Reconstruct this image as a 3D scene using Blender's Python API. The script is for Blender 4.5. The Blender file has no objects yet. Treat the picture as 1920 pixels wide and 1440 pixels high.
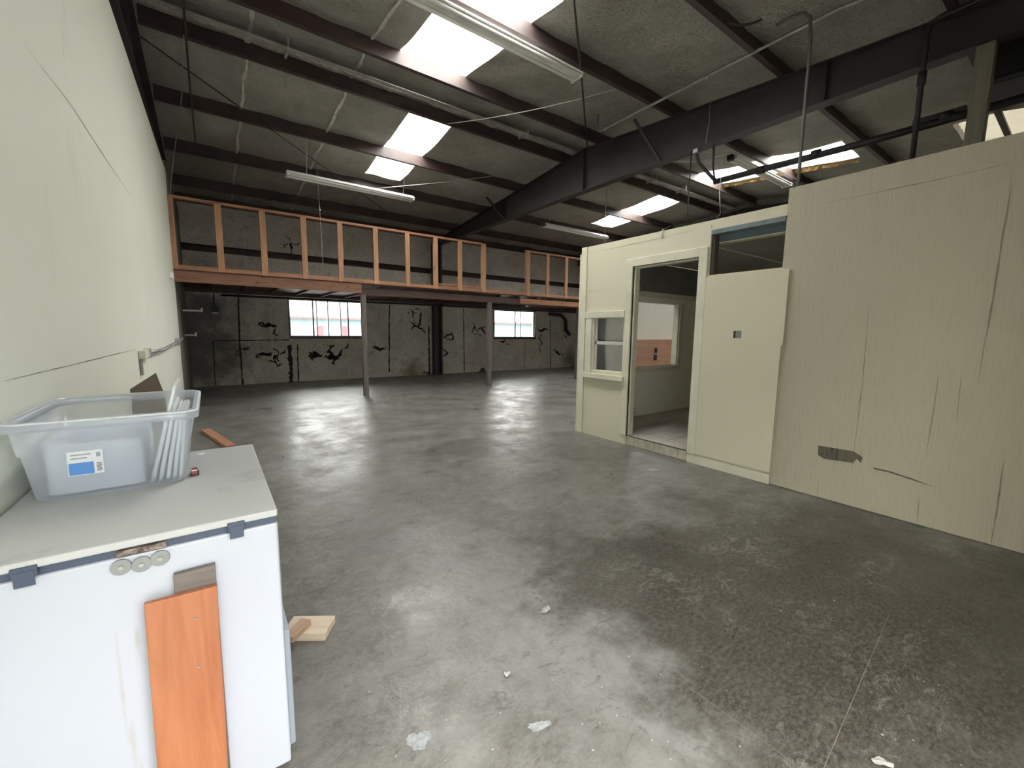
import bpy, bmesh, math, random
from mathutils import Vector, Matrix
random.seed(7)
S = bpy.context.scene
COL = S.collection

# ------------------------------------------------------------------ camera
cd = bpy.data.cameras.new('camera'); cam = bpy.data.objects.new('camera', cd); COL.objects.link(cam)
cd.sensor_width = 36.0; cd.sensor_fit = 'HORIZONTAL'; cd.lens = 784.02 / 1920 * 36.0
cd.clip_start = 0.05; cd.clip_end = 200
RX = Vector((0.8117576, -0.5838952, 0.0107684)); DN = Vector((-0.0627949, -0.1056029, -0.9924237)); FW = Vector((0.5806086, 0.8049313, -0.1223896))
M3 = Matrix((RX, -DN, -FW)).transposed()
cam.matrix_world = Matrix.Translation((0, 0, 1.42)) @ M3.to_4x4()
S.camera = cam

# ------------------------------------------------------------------ light
w = bpy.data.worlds.new('sky'); S.world = w; w.use_nodes = True
nt = w.node_tree; nt.nodes.clear()
o = nt.nodes.new('ShaderNodeOutputWorld'); bg = nt.nodes.new('ShaderNodeBackground')
tc = nt.nodes.new('ShaderNodeTexCoord'); sp = nt.nodes.new('ShaderNodeSeparateXYZ'); rp = nt.nodes.new('ShaderNodeValToRGB')
nt.links.new(tc.outputs['Generated'], sp.inputs[0]); nt.links.new(sp.outputs['Z'], rp.inputs[0])
rp.color_ramp.elements[0].position = 0.0; rp.color_ramp.elements[0].color = (0.52, 0.50, 0.47, 1)
rp.color_ramp.elements[1].position = 0.6; rp.color_ramp.elements[1].color = (1.0, 0.97, 0.915, 1)
nt.links.new(rp.outputs[0], bg.inputs[0]); bg.inputs[1].default_value = 5.8
nt.links.new(bg.outputs[0], o.inputs[0])
S.view_settings.view_transform = 'Standard'; S.view_settings.look = 'None'; S.view_settings.gamma = 1.0
S.view_settings.exposure = 2.2
try: S.view_settings.use_curve_mapping = False
except Exception: pass
S.cycles.max_bounces = 14; S.cycles.diffuse_bounces = 8; S.cycles.transparent_max_bounces = 24
S.cycles.sample_clamp_indirect = 8.0

def portal(loc, rot, sx, sy):
    l = bpy.data.lights.new('sky_portal', 'AREA'); l.shape = 'RECTANGLE'; l.size = sx; l.size_y = sy; l.energy = 1.0
    l.cycles.is_portal = True
    ob = bpy.data.objects.new('sky_portal', l); ob.location = loc; ob.rotation_euler = rot; COL.objects.link(ob)
# roll-up doorway behind the camera, the two rear windows, the skylights
DOORX0, DOORX1, DOORZ, FY = -0.48, 1.35, 2.5, -0.60
portal(((DOORX0+DOORX1)/2, FY-0.05, DOORZ/2), (math.radians(90), 0, 0), DOORX1-DOORX0, DOORZ)
portal((2.78, 12.95, 1.75), (math.radians(-90), 0, 0), 1.94, 0.96)
portal((9.38, 12.95, 1.74), (math.radians(-90), 0, 0), 1.88, 0.94)

# ------------------------------------------------------------------ helpers
def bx(bm, x0, x1, y0, y1, z0, z1, rot=None, piv=None):
    v = [bm.verts.new((x, y, z)) for x in (x0, x1) for y in (y0, y1) for z in (z0, z1)]
    for f in ((0,1,3,2),(4,6,7,5),(0,4,5,1),(2,3,7,6),(0,2,6,4),(1,5,7,3)): bm.faces.new([v[i] for i in f])
    if rot:
        p = Vector(piv) if piv else Vector(((x0+x1)/2, (y0+y1)/2, (z0+z1)/2))
        bmesh.ops.rotate(bm, verts=v, cent=p, matrix=rot)
    return v
def obj(name, bm, m, parent=None, bevel=0, smooth=False, label=None):
    bmesh.ops.recalc_face_normals(bm, faces=bm.faces[:])
    me = bpy.data.meshes.new(name); bm.to_mesh(me); bm.free()
    o = bpy.data.objects.new(name, me); COL.objects.link(o)
    if m: me.materials.append(m)
    if parent: o.parent = parent
    if smooth:
        for p in me.polygons: p.use_smooth = True
    if bevel:
        b = o.modifiers.new('bevel', 'BEVEL'); b.width = bevel; b.segments = 2; b.limit_method = 'ANGLE'
    if label: o['label'] = label
    return o
def thing(name, label, cat, group=None):
    o = bpy.data.objects.new(name, None); COL.objects.link(o); o.empty_display_size = .1
    o['label'] = label; o['category'] = cat
    if group: o['group'] = group
    return o
def tag(o, label, cat, group=None):
    o['label'] = label; o['category'] = cat
    if group: o['group'] = group
    return o
def place(root, x, y, z):
    # origin of a thing at its base; children keep their world coordinates
    root.location = (x, y, z)
    for c in root.children: c.location = (c.location.x - x, c.location.y - y, c.location.z - z)
    return root
def struct(o):
    o['kind'] = 'structure'; return o
def B(): return bmesh.new()
def box(name, dims, m, parent=None, bevel=0, **k):
    b = B(); bx(b, *dims); return obj(name, b, m, parent, bevel, **k)
def tube(bm, pts, r, n=10, cap=True):
    pts = [Vector(p) for p in pts]; rings = []
    up = None
    for i, p in enumerate(pts):
        d = (pts[min(i+1, len(pts)-1)] - pts[max(i-1, 0)]).normalized()
        a = Vector((0,0,1)) if abs(d.z) < .9 else Vector((1,0,0))
        if up is not None and (up - up.dot(d)*d).length > .1: a = up
        u = (a - a.dot(d)*d).normalized(); v = d.cross(u); up = u
        rr = r[i] if isinstance(r, (list, tuple)) else r
        rings.append([bm.verts.new(p + rr*(math.cos(t)*u + math.sin(t)*v)) for t in [2*math.pi*k/n for k in range(n)]])
    for a, b in zip(rings, rings[1:]):
        for k in range(n): bm.faces.new((a[k], a[(k+1)%n], b[(k+1)%n], b[k]))
    if cap:
        bm.faces.new(rings[0][::-1]); bm.faces.new(rings[-1])
def sag(p, q, s, n=14):
    p, q = Vector(p), Vector(q)
    return [p.lerp(q, t/n) - Vector((0,0, s*4*(t/n)*(1-t/n))) for t in range(n+1)]
def ribbon(bm, pts, wd, axis, off, taper=True):
    """thin crack lying on a wall plane: axis 0 -> plane x=off, pts are (y,z); axis 1 -> plane y=off, pts are (x,z)"""
    # subdivide and roughen
    P = []
    for a, b in zip(pts, pts[1:]):
        L = math.hypot(b[0]-a[0], b[1]-a[1]); n = max(2, int(L/.06))
        for i in range(n): P.append((a[0]+(b[0]-a[0])*i/n, a[1]+(b[1]-a[1])*i/n))
    P.append(pts[-1]); N = len(P); prev = None
    for i, p in enumerate(P):
        q = P[min(i+1, N-1)]; s = P[max(i-1, 0)]
        d = (q[0]-s[0], q[1]-s[1]); l = math.hypot(*d) or 1; nx, nz = -d[1]/l, d[0]/l
        t = i/(N-1); u_jag = 1; h = wd/2*random.uniform(.55, 1.3)*((1-abs(2*t-1))**.5*.9+.1 if taper else 1)
        j = random.uniform(-.4, .4)*wd if wd > .03 and taper else random.uniform(-.15, .15)*wd
        pr = []
        for sg in (-1, 1):
            u, z = p[0]+nx*(h*sg+j), p[1]+nz*(h*sg+j)
            o_ = off(u) if callable(off) else off
            pr.append(bm.verts.new((o_, u, z) if axis == 0 else (u, o_, z)))
        if prev: bm.faces.new((prev[0], prev[1], pr[1], pr[0]))
        prev = pr

# ------------------------------------------------------------------ materials
def mat(name, col, rough=.6, metal=0.0, var=0.0, vscale=3.0, bump=0.0, bscale=40.0, stretch=(1,1,1), col2=None, spec=None, detail=6, emis=None):
    m = bpy.data.materials.new(name); m.use_nodes = True; n = m.node_tree; b = n.nodes['Principled BSDF']
    b.inputs['Base Color'].default_value = (*col, 1); b.inputs['Roughness'].default_value = rough; b.inputs['Metallic'].default_value = metal
    if spec is not None: b.inputs['Specular IOR Level'].default_value = spec
    if var or bump:
        t = n.nodes.new('ShaderNodeTexCoord'); mp = n.nodes.new('ShaderNodeMapping'); mp.inputs['Scale'].default_value = stretch
        n.links.new(t.outputs['Object'], mp.inputs[0])
    if var:
        z = n.nodes.new('ShaderNodeTexNoise'); z.inputs['Scale'].default_value = vscale; z.inputs['Detail'].default_value = detail; z.inputs['Roughness'].default_value = .62
        n.links.new(mp.outputs[0], z.inputs[0]); r = n.nodes.new('ShaderNodeValToRGB')
        c2 = col2 or tuple(c*(1-var) for c in col)
        r.color_ramp.elements[0].position = .36; r.color_ramp.elements[1].position = .62
        r.color_ramp.elements[0].color = (*c2, 1); r.color_ramp.elements[1].color = (*col, 1)
        n.links.new(z.outputs['Fac'], r.inputs[0]); n.links.new(r.outputs[0], b.inputs['Base Color'])
    if bump:
        z = n.nodes.new('ShaderNodeTexNoise'); z.inputs['Scale'].default_value = bscale; z.inputs['Detail'].default_value = 4
        n.links.new(mp.outputs[0], z.inputs[0]); bp = n.nodes.new('ShaderNodeBump'); bp.inputs['Strength'].default_value = bump; bp.inputs['Distance'].default_value = .01
        n.links.new(z.outputs['Fac'], bp.inputs['Height']); n.links.new(bp.outputs[0], b.inputs['Normal'])
    return m

class G:
    """small node-graph helper"""
    def __init__(s, name):
        s.m = bpy.data.materials.new(name); s.m.use_nodes = True; s.n = s.m.node_tree; s.b = s.n.nodes['Principled BSDF']
        t = s.n.nodes.new('ShaderNodeTexCoord'); s.P = t.outputs['Object']
    def lk(s, a, b): s.n.links.new(a, b)
    def mp(s, scale, loc=(0,0,0), src=None):
        x = s.n.nodes.new('ShaderNodeMapping'); x.inputs['Scale'].default_value = scale; x.inputs['Location'].default_value = loc; s.lk(src or s.P, x.inputs[0]); return x.outputs[0]
    def noise(s, scale, src=None, detail=5, rough=.6, dist=0.0):
        x = s.n.nodes.new('ShaderNodeTexNoise'); x.inputs['Scale'].default_value = scale; x.inputs['Detail'].default_value = detail; x.inputs['Roughness'].default_value = rough; x.inputs['Distortion'].default_value = dist
        s.lk(src or s.P, x.inputs['Vector']); return x.outputs['Fac']
    def vor(s, scale, src=None, feat='F1', out='Distance'):
        x = s.n.nodes.new('ShaderNodeTexVoronoi'); x.feature = feat; x.inputs['Scale'].default_value = scale; s.lk(src or s.P, x.inputs['Vector']); return x.outputs[out]
    def ramp(s, f, a, b, c0=(0,0,0), c1=(1,1,1), interp='LINEAR'):
        x = s.n.nodes.new('ShaderNodeValToRGB'); e = x.color_ramp.elements; e[0].position = a; e[1].position = b; e[0].color = (*c0, 1); e[1].color = (*c1, 1); x.color_ramp.interpolation = interp
        s.lk(f, x.inputs[0]); return x.outputs[0]
    def math(s, op, a, b=None, clamp=False):
        x = s.n.nodes.new('ShaderNodeMath'); x.operation = op; x.use_clamp = clamp
        for i, v in enumerate((a, b)):
            if v is None: continue
            if isinstance(v, (int, float)): x.inputs[i].default_value = v
            else: s.lk(v, x.inputs[i])
        return x.outputs[0]
    def mix(s, f, a, b, mode='MIX'):
        x = s.n.nodes.new('ShaderNodeMix'); x.data_type = 'RGBA'; x.blend_type = mode
        for i, v in ((0, f), (6, a), (7, b)):
            if isinstance(v, (int, float)): x.inputs[i].default_value = v
            elif isinstance(v, tuple): x.inputs[i].default_value = (*v, 1)
            else: s.lk(v, x.inputs[i])
        return x.outputs[2]
    def sep(s, src=None):
        x = s.n.nodes.new('ShaderNodeSeparateXYZ'); s.lk(src or s.P, x.inputs[0]); return x.outputs
    def blob(s, c, r, soft=.6, jit=.35):
        """patch mask: 1 inside, 0 outside, with ragged rim"""
        m = s.mp((1/r[0], 1/r[1], 1/r[2]), (-c[0]/r[0], -c[1]/r[1], -c[2]/r[2]))
        l = s.n.nodes.new('ShaderNodeVectorMath'); l.operation = 'LENGTH'; s.lk(m, l.inputs[0])
        nz = s.noise(2.2/max(min(r[0], r[1]), .15), detail=7, rough=.7)
        d = s.math('ADD', l.outputs['Value'], s.math('MULTIPLY', s.math('SUBTRACT', nz, .5), jit*6))
        return s.ramp(d, max(0, 1-soft), 1.0, (1,1,1), (0,0,0))
    def out(s, col=None, rough=None, h=None, strength=.5, dist=.01):
        if col is not None: s.lk(col, s.b.inputs['Base Color'])
        if rough is not None:
            if isinstance(rough, (int, float)): s.b.inputs['Roughness'].default_value = rough
            else: s.lk(rough, s.b.inputs['Roughness'])
        if h is not None:
            bp = s.n.nodes.new('ShaderNodeBump'); bp.inputs['Strength'].default_value = strength; bp.inputs['Distance'].default_value = dist; s.lk(h, bp.inputs['Height']); s.lk(bp.outputs[0], s.b.inputs['Normal'])
        return s.m

# cracks, seams and tears: (width, points on the wall plane)
RW= [(0.004, [(1.086, 1.688), (1.071, 1.035), (1.078, 0.409), (1.073, 0.273)]), (0.006, [(0.426, 2.425), (0.433, 2.093), (0.434, 1.679), (0.442, 1.358), (0.446, 1.102)]), (0.004, [(0.644, 1.198), (0.642, 0.923), (0.652, 0.518)]), (0.004, [(0.529, 1.169), (0.521, 0.826)]), (0.006, [(0.277, 0.611), (0.274, 0.279), (0.276, 0.01)]), (0.005, [(0.657, 0.239), (0.65, 0.009)]), (0.003, [(1.483, 2.53), (0.83, 2.531), (0.39, 2.544)]), (0.003, [(4.19, 1.983), (3.946, 1.994), (3.744, 1.999)]), (0.003, [(4.214, 2.502), (3.332, 2.509), (2.537, 2.527)]), (0.004, [(1.301, 0.143), (1.294, 0.013)])]
MARKS= [[(1.329, 0.465), (1.081, 0.472), (1.036, 0.451), (1.014, 0.434), (1.023, 0.387), (1.054, 0.415), (1.072, 0.374), (1.108, 0.374), (1.163, 0.373), (1.276, 0.358), (1.322, 0.38)], [(0.947, 0.372), (0.841, 0.37), (0.709, 0.349), (0.57, 0.317), (0.714, 0.339), (0.84, 0.358), (0.932, 0.358)]]
LW= [(0.004, [(1.967, 1.252), (2.633, 1.251), (4.533, 1.252)]), (0.004, [(2.585, 2.523), (3.214, 2.572), (4.003, 2.566), (5.173, 2.572)]), (0.002, [(3.229, 2.991), (3.229, 2.88), (3.212, 2.747)]), (0.002, [(5.94, 3.417), (5.982, 3.096), (5.955, 2.773)]), (0.004, [(6.729, 2.566), (7.396, 2.551), (8.186, 2.488)]), (0.002, [(5.659, 1.72), (5.248, 1.349)]), (0.003, [(3.857, 2.577), (3.911, 2.504)]), (0.002, [(3.183, 1.202), (3.164, 1.057)]), (0.004, [(8.614, 1.558), (8.595, 1.348)])]
BWS= [(0.05, [(4.567, 2.208), (4.506, 0.148)]), (0.04, [(7.161, 2.237), (7.19, 0.023)]), (0.04, [(11.115, 1.93), (11.178, 0.002)]), (0.02, [(9.852, 1.187), (9.86, 0.004)]), (0.06, [(5.866, 1.622), (5.875, -0.005)]), (0.05, [(0.665, 2.408), (0.625, 1.154), (0.625, -0.013)]), (0.12, [(1.769, 1.025), (1.766, -0.0)]), (0.04, [(1.957, 1.024), (1.939, -0.011)]), (0.03, [(0.071, 1.135), (1.764, 1.152)]), (0.03, [(0.071, 1.135), (0.049, 0.025)]), (0.04, [(1.923, 3.736), (1.928, 3.321)])]
TEARS= [(0.05, [(5.278, 2.115), (5.362, 1.824)]), (0.06, [(5.616, 2.044), (5.564, 1.702), (5.493, 1.572), (5.425, 1.571), (5.181, 1.735)]), (0.05, [(5.493, 1.572), (5.607, 1.488), (5.768, 1.404)]), (0.06, [(6.246, 1.364), (6.417, 1.232), (6.719, 1.39), (6.778, 1.164), (6.466, 1.164)]), (0.05, [(7.504, 1.373), (7.613, 1.631), (7.733, 1.375)]), (0.08, [(7.888, 1.612), (7.972, 1.424), (8.113, 1.354)]), (0.06, [(6.363, 0.852), (6.552, 0.713), (6.385, 0.581)]), (0.08, [(4.037, 0.904), (4.24, 0.852), (4.367, 0.941)]), (0.09, [(10.445, 1.525), (10.951, 1.531)]), (0.04, [(10.527, 1.474), (10.666, 1.345), (10.534, 1.187), (10.708, 1.03), (10.575, 0.873), (10.651, 0.555)]), (0.09, [(11.388, 0.647), (11.72, 0.559)]), (0.1, [(1.079, 1.618), (1.268, 1.521), (1.483, 1.475)]), (0.08, [(0.981, 0.787), (1.156, 0.743), (1.339, 0.813)]), (0.05, [(0.646, 0.935), (0.814, 0.904)]), (0.14, [(2.227, 0.674), (2.37, 0.736), (2.513, 0.755)]), (0.12, [(2.749, 0.973), (2.844, 0.703), (2.918, 0.431)]), (0.09, [(3.172, 0.878), (2.948, 0.656), (2.612, 0.664)]), (0.08, [(1.331, 0.655), (1.483, 0.756)]), (0.07, [(1.365, 0.613), (1.415, 0.506)]), (0.07, [(8.695, 1.114), (8.935, 1.089)]), (0.1, [(7.779, -0.028), (8.061, -0.007)]), (0.1, [(5.772, 0.089), (5.914, 0.038)]), (0.05, [(11.879, 1.324), (12.033, 1.188)]), (0.05, [(1.888, 3.709), (1.955, 3.556)])]

# ---- materials of the setting
g = G('concrete_floor')
base = g.ramp(g.noise(1.3, src=g.mp((1, 1.3, 1)), detail=9, rough=.72), .36, .62, (.060, .056, .046), (.150, .148, .136))
mid = g.ramp(g.noise(5, src=g.mp((1, 1.5, 1)), detail=10, rough=.78, dist=.6), .42, .60)
c = g.mix(g.math('MULTIPLY', mid, .5), base, (.205, .205, .19))
# pale bare and scuffed patches, then dark brown ones, broadest at the near right
for cc, rr in (((1.25, 1.15, 0), (.42, .75, 1)), ((1.75, .95, 0), (.6, .5, 1)), ((.95, 4.9, 0), (.8, .7, 1)), ((1.2, 2.2, 0), (.5, .9, 1))):
    c = g.mix(g.math('MULTIPLY', g.blob(cc, rr, .8), .45), c, (.27, .275, .275))
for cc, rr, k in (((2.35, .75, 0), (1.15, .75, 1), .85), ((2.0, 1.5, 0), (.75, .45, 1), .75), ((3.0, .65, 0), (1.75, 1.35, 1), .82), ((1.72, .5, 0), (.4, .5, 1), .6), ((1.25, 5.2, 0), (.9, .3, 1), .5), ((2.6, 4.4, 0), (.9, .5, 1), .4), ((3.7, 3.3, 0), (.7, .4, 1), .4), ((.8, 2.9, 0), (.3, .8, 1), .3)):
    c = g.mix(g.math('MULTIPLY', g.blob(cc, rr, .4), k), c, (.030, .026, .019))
scf = g.math('MULTIPLY', g.ramp(g.noise(6.5, src=g.mp((1, 1.7, 1), (4, 4, 0)), detail=12, rough=.88, dist=1.6), .52, .57), g.ramp(g.noise(1.7, src=g.mp((1, 1, 1), (1, 6, 0)), detail=4), .45, .58))
c = g.mix(g.math('MULTIPLY', scf, .55), c, (.23, .225, .205))
flk = g.ramp(g.noise(11, src=g.mp((1, 1.8, 1)), detail=12, rough=.85, dist=1.2), .60, .66)
c = g.mix(g.math('MULTIPLY', flk, .5), c, (.30, .30, .29))
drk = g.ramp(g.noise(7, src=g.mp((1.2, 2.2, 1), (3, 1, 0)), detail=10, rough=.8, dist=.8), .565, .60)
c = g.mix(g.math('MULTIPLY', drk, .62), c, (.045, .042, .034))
# small plaster spots
v = g.vor(9, out='Distance'); vc = g.vor(9, out='Color')
sel = g.math('GREATER_THAN', g.sep(vc)[0], .83)
nz = g.noise(60, detail=3)
spot = g.math('MULTIPLY', g.math('LESS_THAN', g.math('ADD', v, g.math('MULTIPLY', nz, .06)), .075), sel)
c = g.mix(g.math('MULTIPLY', spot, .75), c, (.52, .52, .50))
v2 = g.vor(26, out='Distance'); s2 = g.math('GREATER_THAN', g.sep(g.vor(26, out='Color'))[1], .88)
c = g.mix(g.math('MULTIPLY', g.math('MULTIPLY', g.math('LESS_THAN', v2, .10), s2), .6), c, (.42, .42, .40))
brn = g.ramp(g.noise(2.4, src=g.mp((1, 1.6, 1), (8, 3, 0)), detail=10, rough=.8, dist=.5), .52, .66)
c = g.mix(g.math('MULTIPLY', brn, .55), c, (.072, .062, .046))
fine = g.ramp(g.noise(34, src=g.mp((1, 1.7, 1)), detail=8, rough=.85), .44, .60)
c = g.mix(g.math('MULTIPLY', fine, .30), c, (.225, .22, .20))
pit = g.ramp(g.noise(52, src=g.mp((1, 1.9, 1), (2, 7, 0)), detail=5, rough=.8), .60, .66)
c = g.mix(g.math('MULTIPLY', g.math('MULTIPLY', pit, g.ramp(g.noise(1.6, detail=5), .46, .60)), .7), c, (.04, .037, .03))
# thin scratches
scr = g.ramp(g.noise(3.5, src=g.mp((14, 1.2, 1)), detail=8, rough=.8, dist=2), .655, .67)
c = g.mix(g.math('MULTIPLY', scr, .25), c, (.32, .31, .28))
rg = g.ramp(g.noise(2.2, src=g.mp((1, 1, 1), (5, 2, 0)), detail=8, rough=.7), .35, .65, (.27,)*3, (.52,)*3)
hh = g.math('ADD', g.math('MULTIPLY', g.noise(3, detail=3), 2.2), g.noise(22, detail=5))
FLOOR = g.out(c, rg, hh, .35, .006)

def paint(name, col, dirt, grain=(1, 1, 1), gs=30, gb=.3, stain=.25, bd=.004):
    g = G(name)
    big = g.ramp(g.noise(.8, detail=6), .35, .7)
    c = g.mix(g.math('MULTIPLY', big, .35), col, dirt)
    st = g.ramp(g.noise(2.5, src=g.mp(grain), detail=9, rough=.75), .60, .72)
    c = g.mix(g.math('MULTIPLY', st, stain), c, tuple(x*.6 for x in dirt))
    v = g.vor(5); s = g.math('GREATER_THAN', g.sep(g.vor(5, out='Color'))[0], .72)
    c = g.mix(g.math('MULTIPLY', g.math('MULTIPLY', g.math('LESS_THAN', v, .035), s), .6), c, (.10, .09, .07))
    h = g.noise(gs, src=g.mp(grain), detail=6, rough=.7)
    return g.out(c, .62, h, gb, bd)
CREAM_L = paint('cream_painted_plywood', (.77, .79, .69), (.68, .695, .60), (1, 1, .25), 26, .30, .16)
CREAM_R = paint('cream_painted_siding', (.545, .51, .39), (.47, .435, .325), (9, 9, .28), 12, 1.0, .5, .014)
CREAM = paint('cream_painted_board', (.60, .57, .44), (.53, .50, .38), (1, 1, 1), 30, .18, .22)
CREAM_TRIM = mat('cream_painted_trim', (.64, .62, .50), .5, var=.12, vscale=6)
WHITE_IN = paint('white_painted_inside_wall', (.78, .76, .69), (.66, .64, .56), (1, 1, 1), 30, .15, .25)

g = G('bare_plywood_wall')
c = g.ramp(g.noise(2, src=g.mp((1, 1, .3)), detail=8, rough=.7), .35, .68, (.10, .095, .085), (.23, .215, .185))
PLYDARK = g.out(c, .75, g.noise(20, src=g.mp((1, 1, .2))), .3)

g = G('rear_wall_insulation')
cr = g.vor(26, src=g.mp((1, 1, .8)), feat='DISTANCE_TO_EDGE')
crk = g.ramp(cr, .0, .16)
b0 = g.ramp(g.noise(1.1, detail=7, rough=.7), .34, .66, (.62, .58, .50), (.84, .80, .73))
c = g.mix(g.math('MULTIPLY', g.ramp(g.noise(3.2, src=g.mp((1, 1, 1.4), (3, 0, 1)), detail=9, rough=.8), .53, .68), .6), b0, (.20, .17, .13))
c = g.mix(g.math('MULTIPLY', g.math('SUBTRACT', 1.0, crk), .35), c, (.14, .125, .10))
# rust-brown scorch low beside the column, wall colour darkened towards the left corner
c = g.mix(g.math('MULTIPLY', g.blob((5.25, 12.84, .12), (.55, 1, .5), .8), .75), c, (.17, .10, .045))
c = g.mix(g.math('MULTIPLY', g.blob((12.3, 12.84, .3), (.8, 1, .7), .8), .7), c, (.09, .08, .065))
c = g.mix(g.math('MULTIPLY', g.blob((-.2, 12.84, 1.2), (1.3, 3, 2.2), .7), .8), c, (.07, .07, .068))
c = g.mix(g.math('MULTIPLY', g.blob((1.3, 12.84, 1.6), (.22, 1, 1.4), .7, .15), .4), c, (.36, .34, .30))
# scattered little dark holes
v = g.vor(6.5, src=g.mp((1, 1, 1.25))); s = g.math('GREATER_THAN', g.sep(g.vor(6.5, src=g.mp((1, 1, 1.25)), out='Color'))[0], .80)
low = g.ramp(g.sep()[2], .0, .9, (1,1,1), (.25,.25,.25))
hole = g.math('MULTIPLY', g.math('LESS_THAN', g.math('ADD', v, g.math('MULTIPLY', g.noise(30), .14)), .145), s)
c = g.mix(g.math('MULTIPLY', hole, .9), c, (.02, .018, .016))
REAR = g.out(c, .5, g.math('ADD', g.math('MULTIPLY', crk, .5), g.noise(8, detail=4)), .55, .02)

g = G('roof_insulation_facing')
wv = g.noise(20, src=g.mp((1, 2.1, 1)), detail=3, rough=.5, dist=.9)
c = g.ramp(g.noise(.7, detail=7, rough=.7), .32, .68, (.31, .305, .255), (.53, .52, .465))
c = g.mix(g.math('MULTIPLY', g.ramp(g.noise(2.1, src=g.mp((1.6, .5, 1)), detail=8), .55, .72), .4), c, (.22, .21, .18))
ROOF = g.out(c, .45, g.math('ADD', wv, g.math('MULTIPLY', g.noise(5, src=g.mp((1, 2, 1)), detail=2), 1.0)), 1.0, .055)
TAPE = mat('white_vinyl_seam', (.78, .76, .70), .4, var=.35, vscale=5, bump=.4, bscale=25)
SEAM2 = mat('grey_vinyl_seam', (.40, .39, .35), .5, var=.4, vscale=6)
FOIL = mat('crumpled_foil_facing', (.62, .60, .54), .28, metal=.35, var=.5, vscale=14, bump=1.0, bscale=22)
STEEL = mat('dark_primed_steel', (.072, .043, .038), .5, var=.4, vscale=2.5, col2=(.036, .027, .027))
RSTEEL = mat('grey_brown_rafter_steel', (.048, .042, .042), .48, var=.3, vscale=1.5)
BLACK = mat('black_metal', (.018, .018, .020), .5, var=.3)
GALV = mat('galvanised_metal', (.42, .42, .41), .38, metal=.75, var=.25, vscale=12)

ALU = mat('dull_aluminium_window_frame', (.10, .10, .11), .4, metal=.4)
BLUEGREY = mat('blue_grey_painted_timber', (.17, .215, .235), .55, var=.25, vscale=7)

g = G('dusty_skylight_fibreglass'); n = g.n
tr = n.nodes.new('ShaderNodeBsdfTransparent'); tr.inputs[0].default_value = (.95, .96, .96, 1)
tl = n.nodes.new('ShaderNodeBsdfTranslucent'); tl.inputs[0].default_value = (.9, .93, .95, 1)
mx = n.nodes.new('ShaderNodeMixShader'); mx.inputs[0].default_value = .35
g.lk(tr.outputs[0], mx.inputs[1]); g.lk(tl.outputs[0], mx.inputs[2]); g.lk(mx.outputs[0], n.nodes['Material Output'].inputs[0])
SKYL = g.m
g = G('cream_translucent_roof_panel'); n = g.n
df = n.nodes.new('ShaderNodeBsdfDiffuse'); df.inputs[0].default_value = (.72, .70, .60, 1)
tl = n.nodes.new('ShaderNodeBsdfTranslucent'); tl.inputs[0].default_value = (.72, .68, .55, 1)
mx = n.nodes.new('ShaderNodeMixShader'); mx.inputs[0].default_value = .035
g.lk(df.outputs[0], mx.inputs[1]); g.lk(tl.outputs[0], mx.inputs[2]); g.lk(mx.outputs[0], n.nodes['Material Output'].inputs[0])
PALEFG = g.m
def glass(name, tint=(.95, .97, .98), refl=.08, rough=.02):
    g = G(name); n = g.n
    tr = n.nodes.new('ShaderNodeBsdfTransparent'); tr.inputs[0].default_value = (*tint, 1)
    gl = n.nodes.new('ShaderNodeBsdfGlossy'); gl.inputs['Roughness'].default_value = rough; gl.inputs[0].default_value = (.9, .9, .9, 1)
    mx = n.nodes.new('ShaderNodeMixShader'); fr = n.nodes.new('ShaderNodeFresnel'); fr.inputs[0].default_value = 1.5
    a = g.math('ADD', fr.outputs[0], refl, True)
    g.lk(a, mx.inputs[0]); g.lk(tr.outputs[0], mx.inputs[1]); g.lk(gl.outputs[0], mx.inputs[2]); g.lk(mx.outputs[0], n.nodes['Material Output'].inputs[0])
    return g.m
GLASS = glass('window_glass')
DUSTGL = mat('dusty_grey_plastic', (.20, .20, .19), .3, var=.3, vscale=1.5)

def wood(name, c0, c1, axis='x', knots=True, rough=.6, sc=1.0):
    g = G(name)
    st = {'x': (.35, 5, 5), 'y': (5, .35, 5), 'z': (5, 5, .35)}[axis]
    gr = g.noise(5*sc, src=g.mp(st), detail=7, rough=.7, dist=.5)
    c = g.ramp(gr, .34, .66, c0, c1)
    big = g.ramp(g.noise(1.3, detail=4), .4, .65)
    c = g.mix(g.math('MULTIPLY', big, .4), c, tuple(x*.62 for x in c1))
    if knots:
        ks = {'x': (.5, 1, 1), 'y': (1, .5, 1), 'z': (1, 1, .5)}[axis]
        v = g.vor(5, src=g.mp(ks)); c = g.mix(g.ramp(v, .03, .10, (1,1,1), (0,0,0)), c, tuple(x*.25 for x in c0))
    return g.out(c, rough, gr, .2, .003)
PINE_X = wood('orange_pine_lengthwise', (.25, .105, .052), (.50, .245, .135), 'x')
PINE_Z = wood('orange_pine_upright', (.36, .17, .085), (.58, .33, .19), 'z')
DARKWOOD = wood('dark_reddish_old_timber', (.05, .028, .022), (.13, .072, .055), 'x')
GREYWOOD = wood('grey_weathered_post', (.10, .085, .075), (.20, .17, .15), 'z')
TANWOOD = wood('tan_timber_column', (.17, .15, .115), (.27, .245, .19), 'z')
ORANGEPLY = wood('orange_stained_plywood', (.36, .115, .045), (.52, .21, .10), 'z', knots=False, rough=.5, sc=.8)
ENDPLY = wood('grey_brown_board', (.10, .085, .075), (.20, .17, .15), 'x', knots=False)
PALEPINE = wood('pale_pine_offcut', (.46, .36, .26), (.66, .56, .43), 'x', knots=False)

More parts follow.
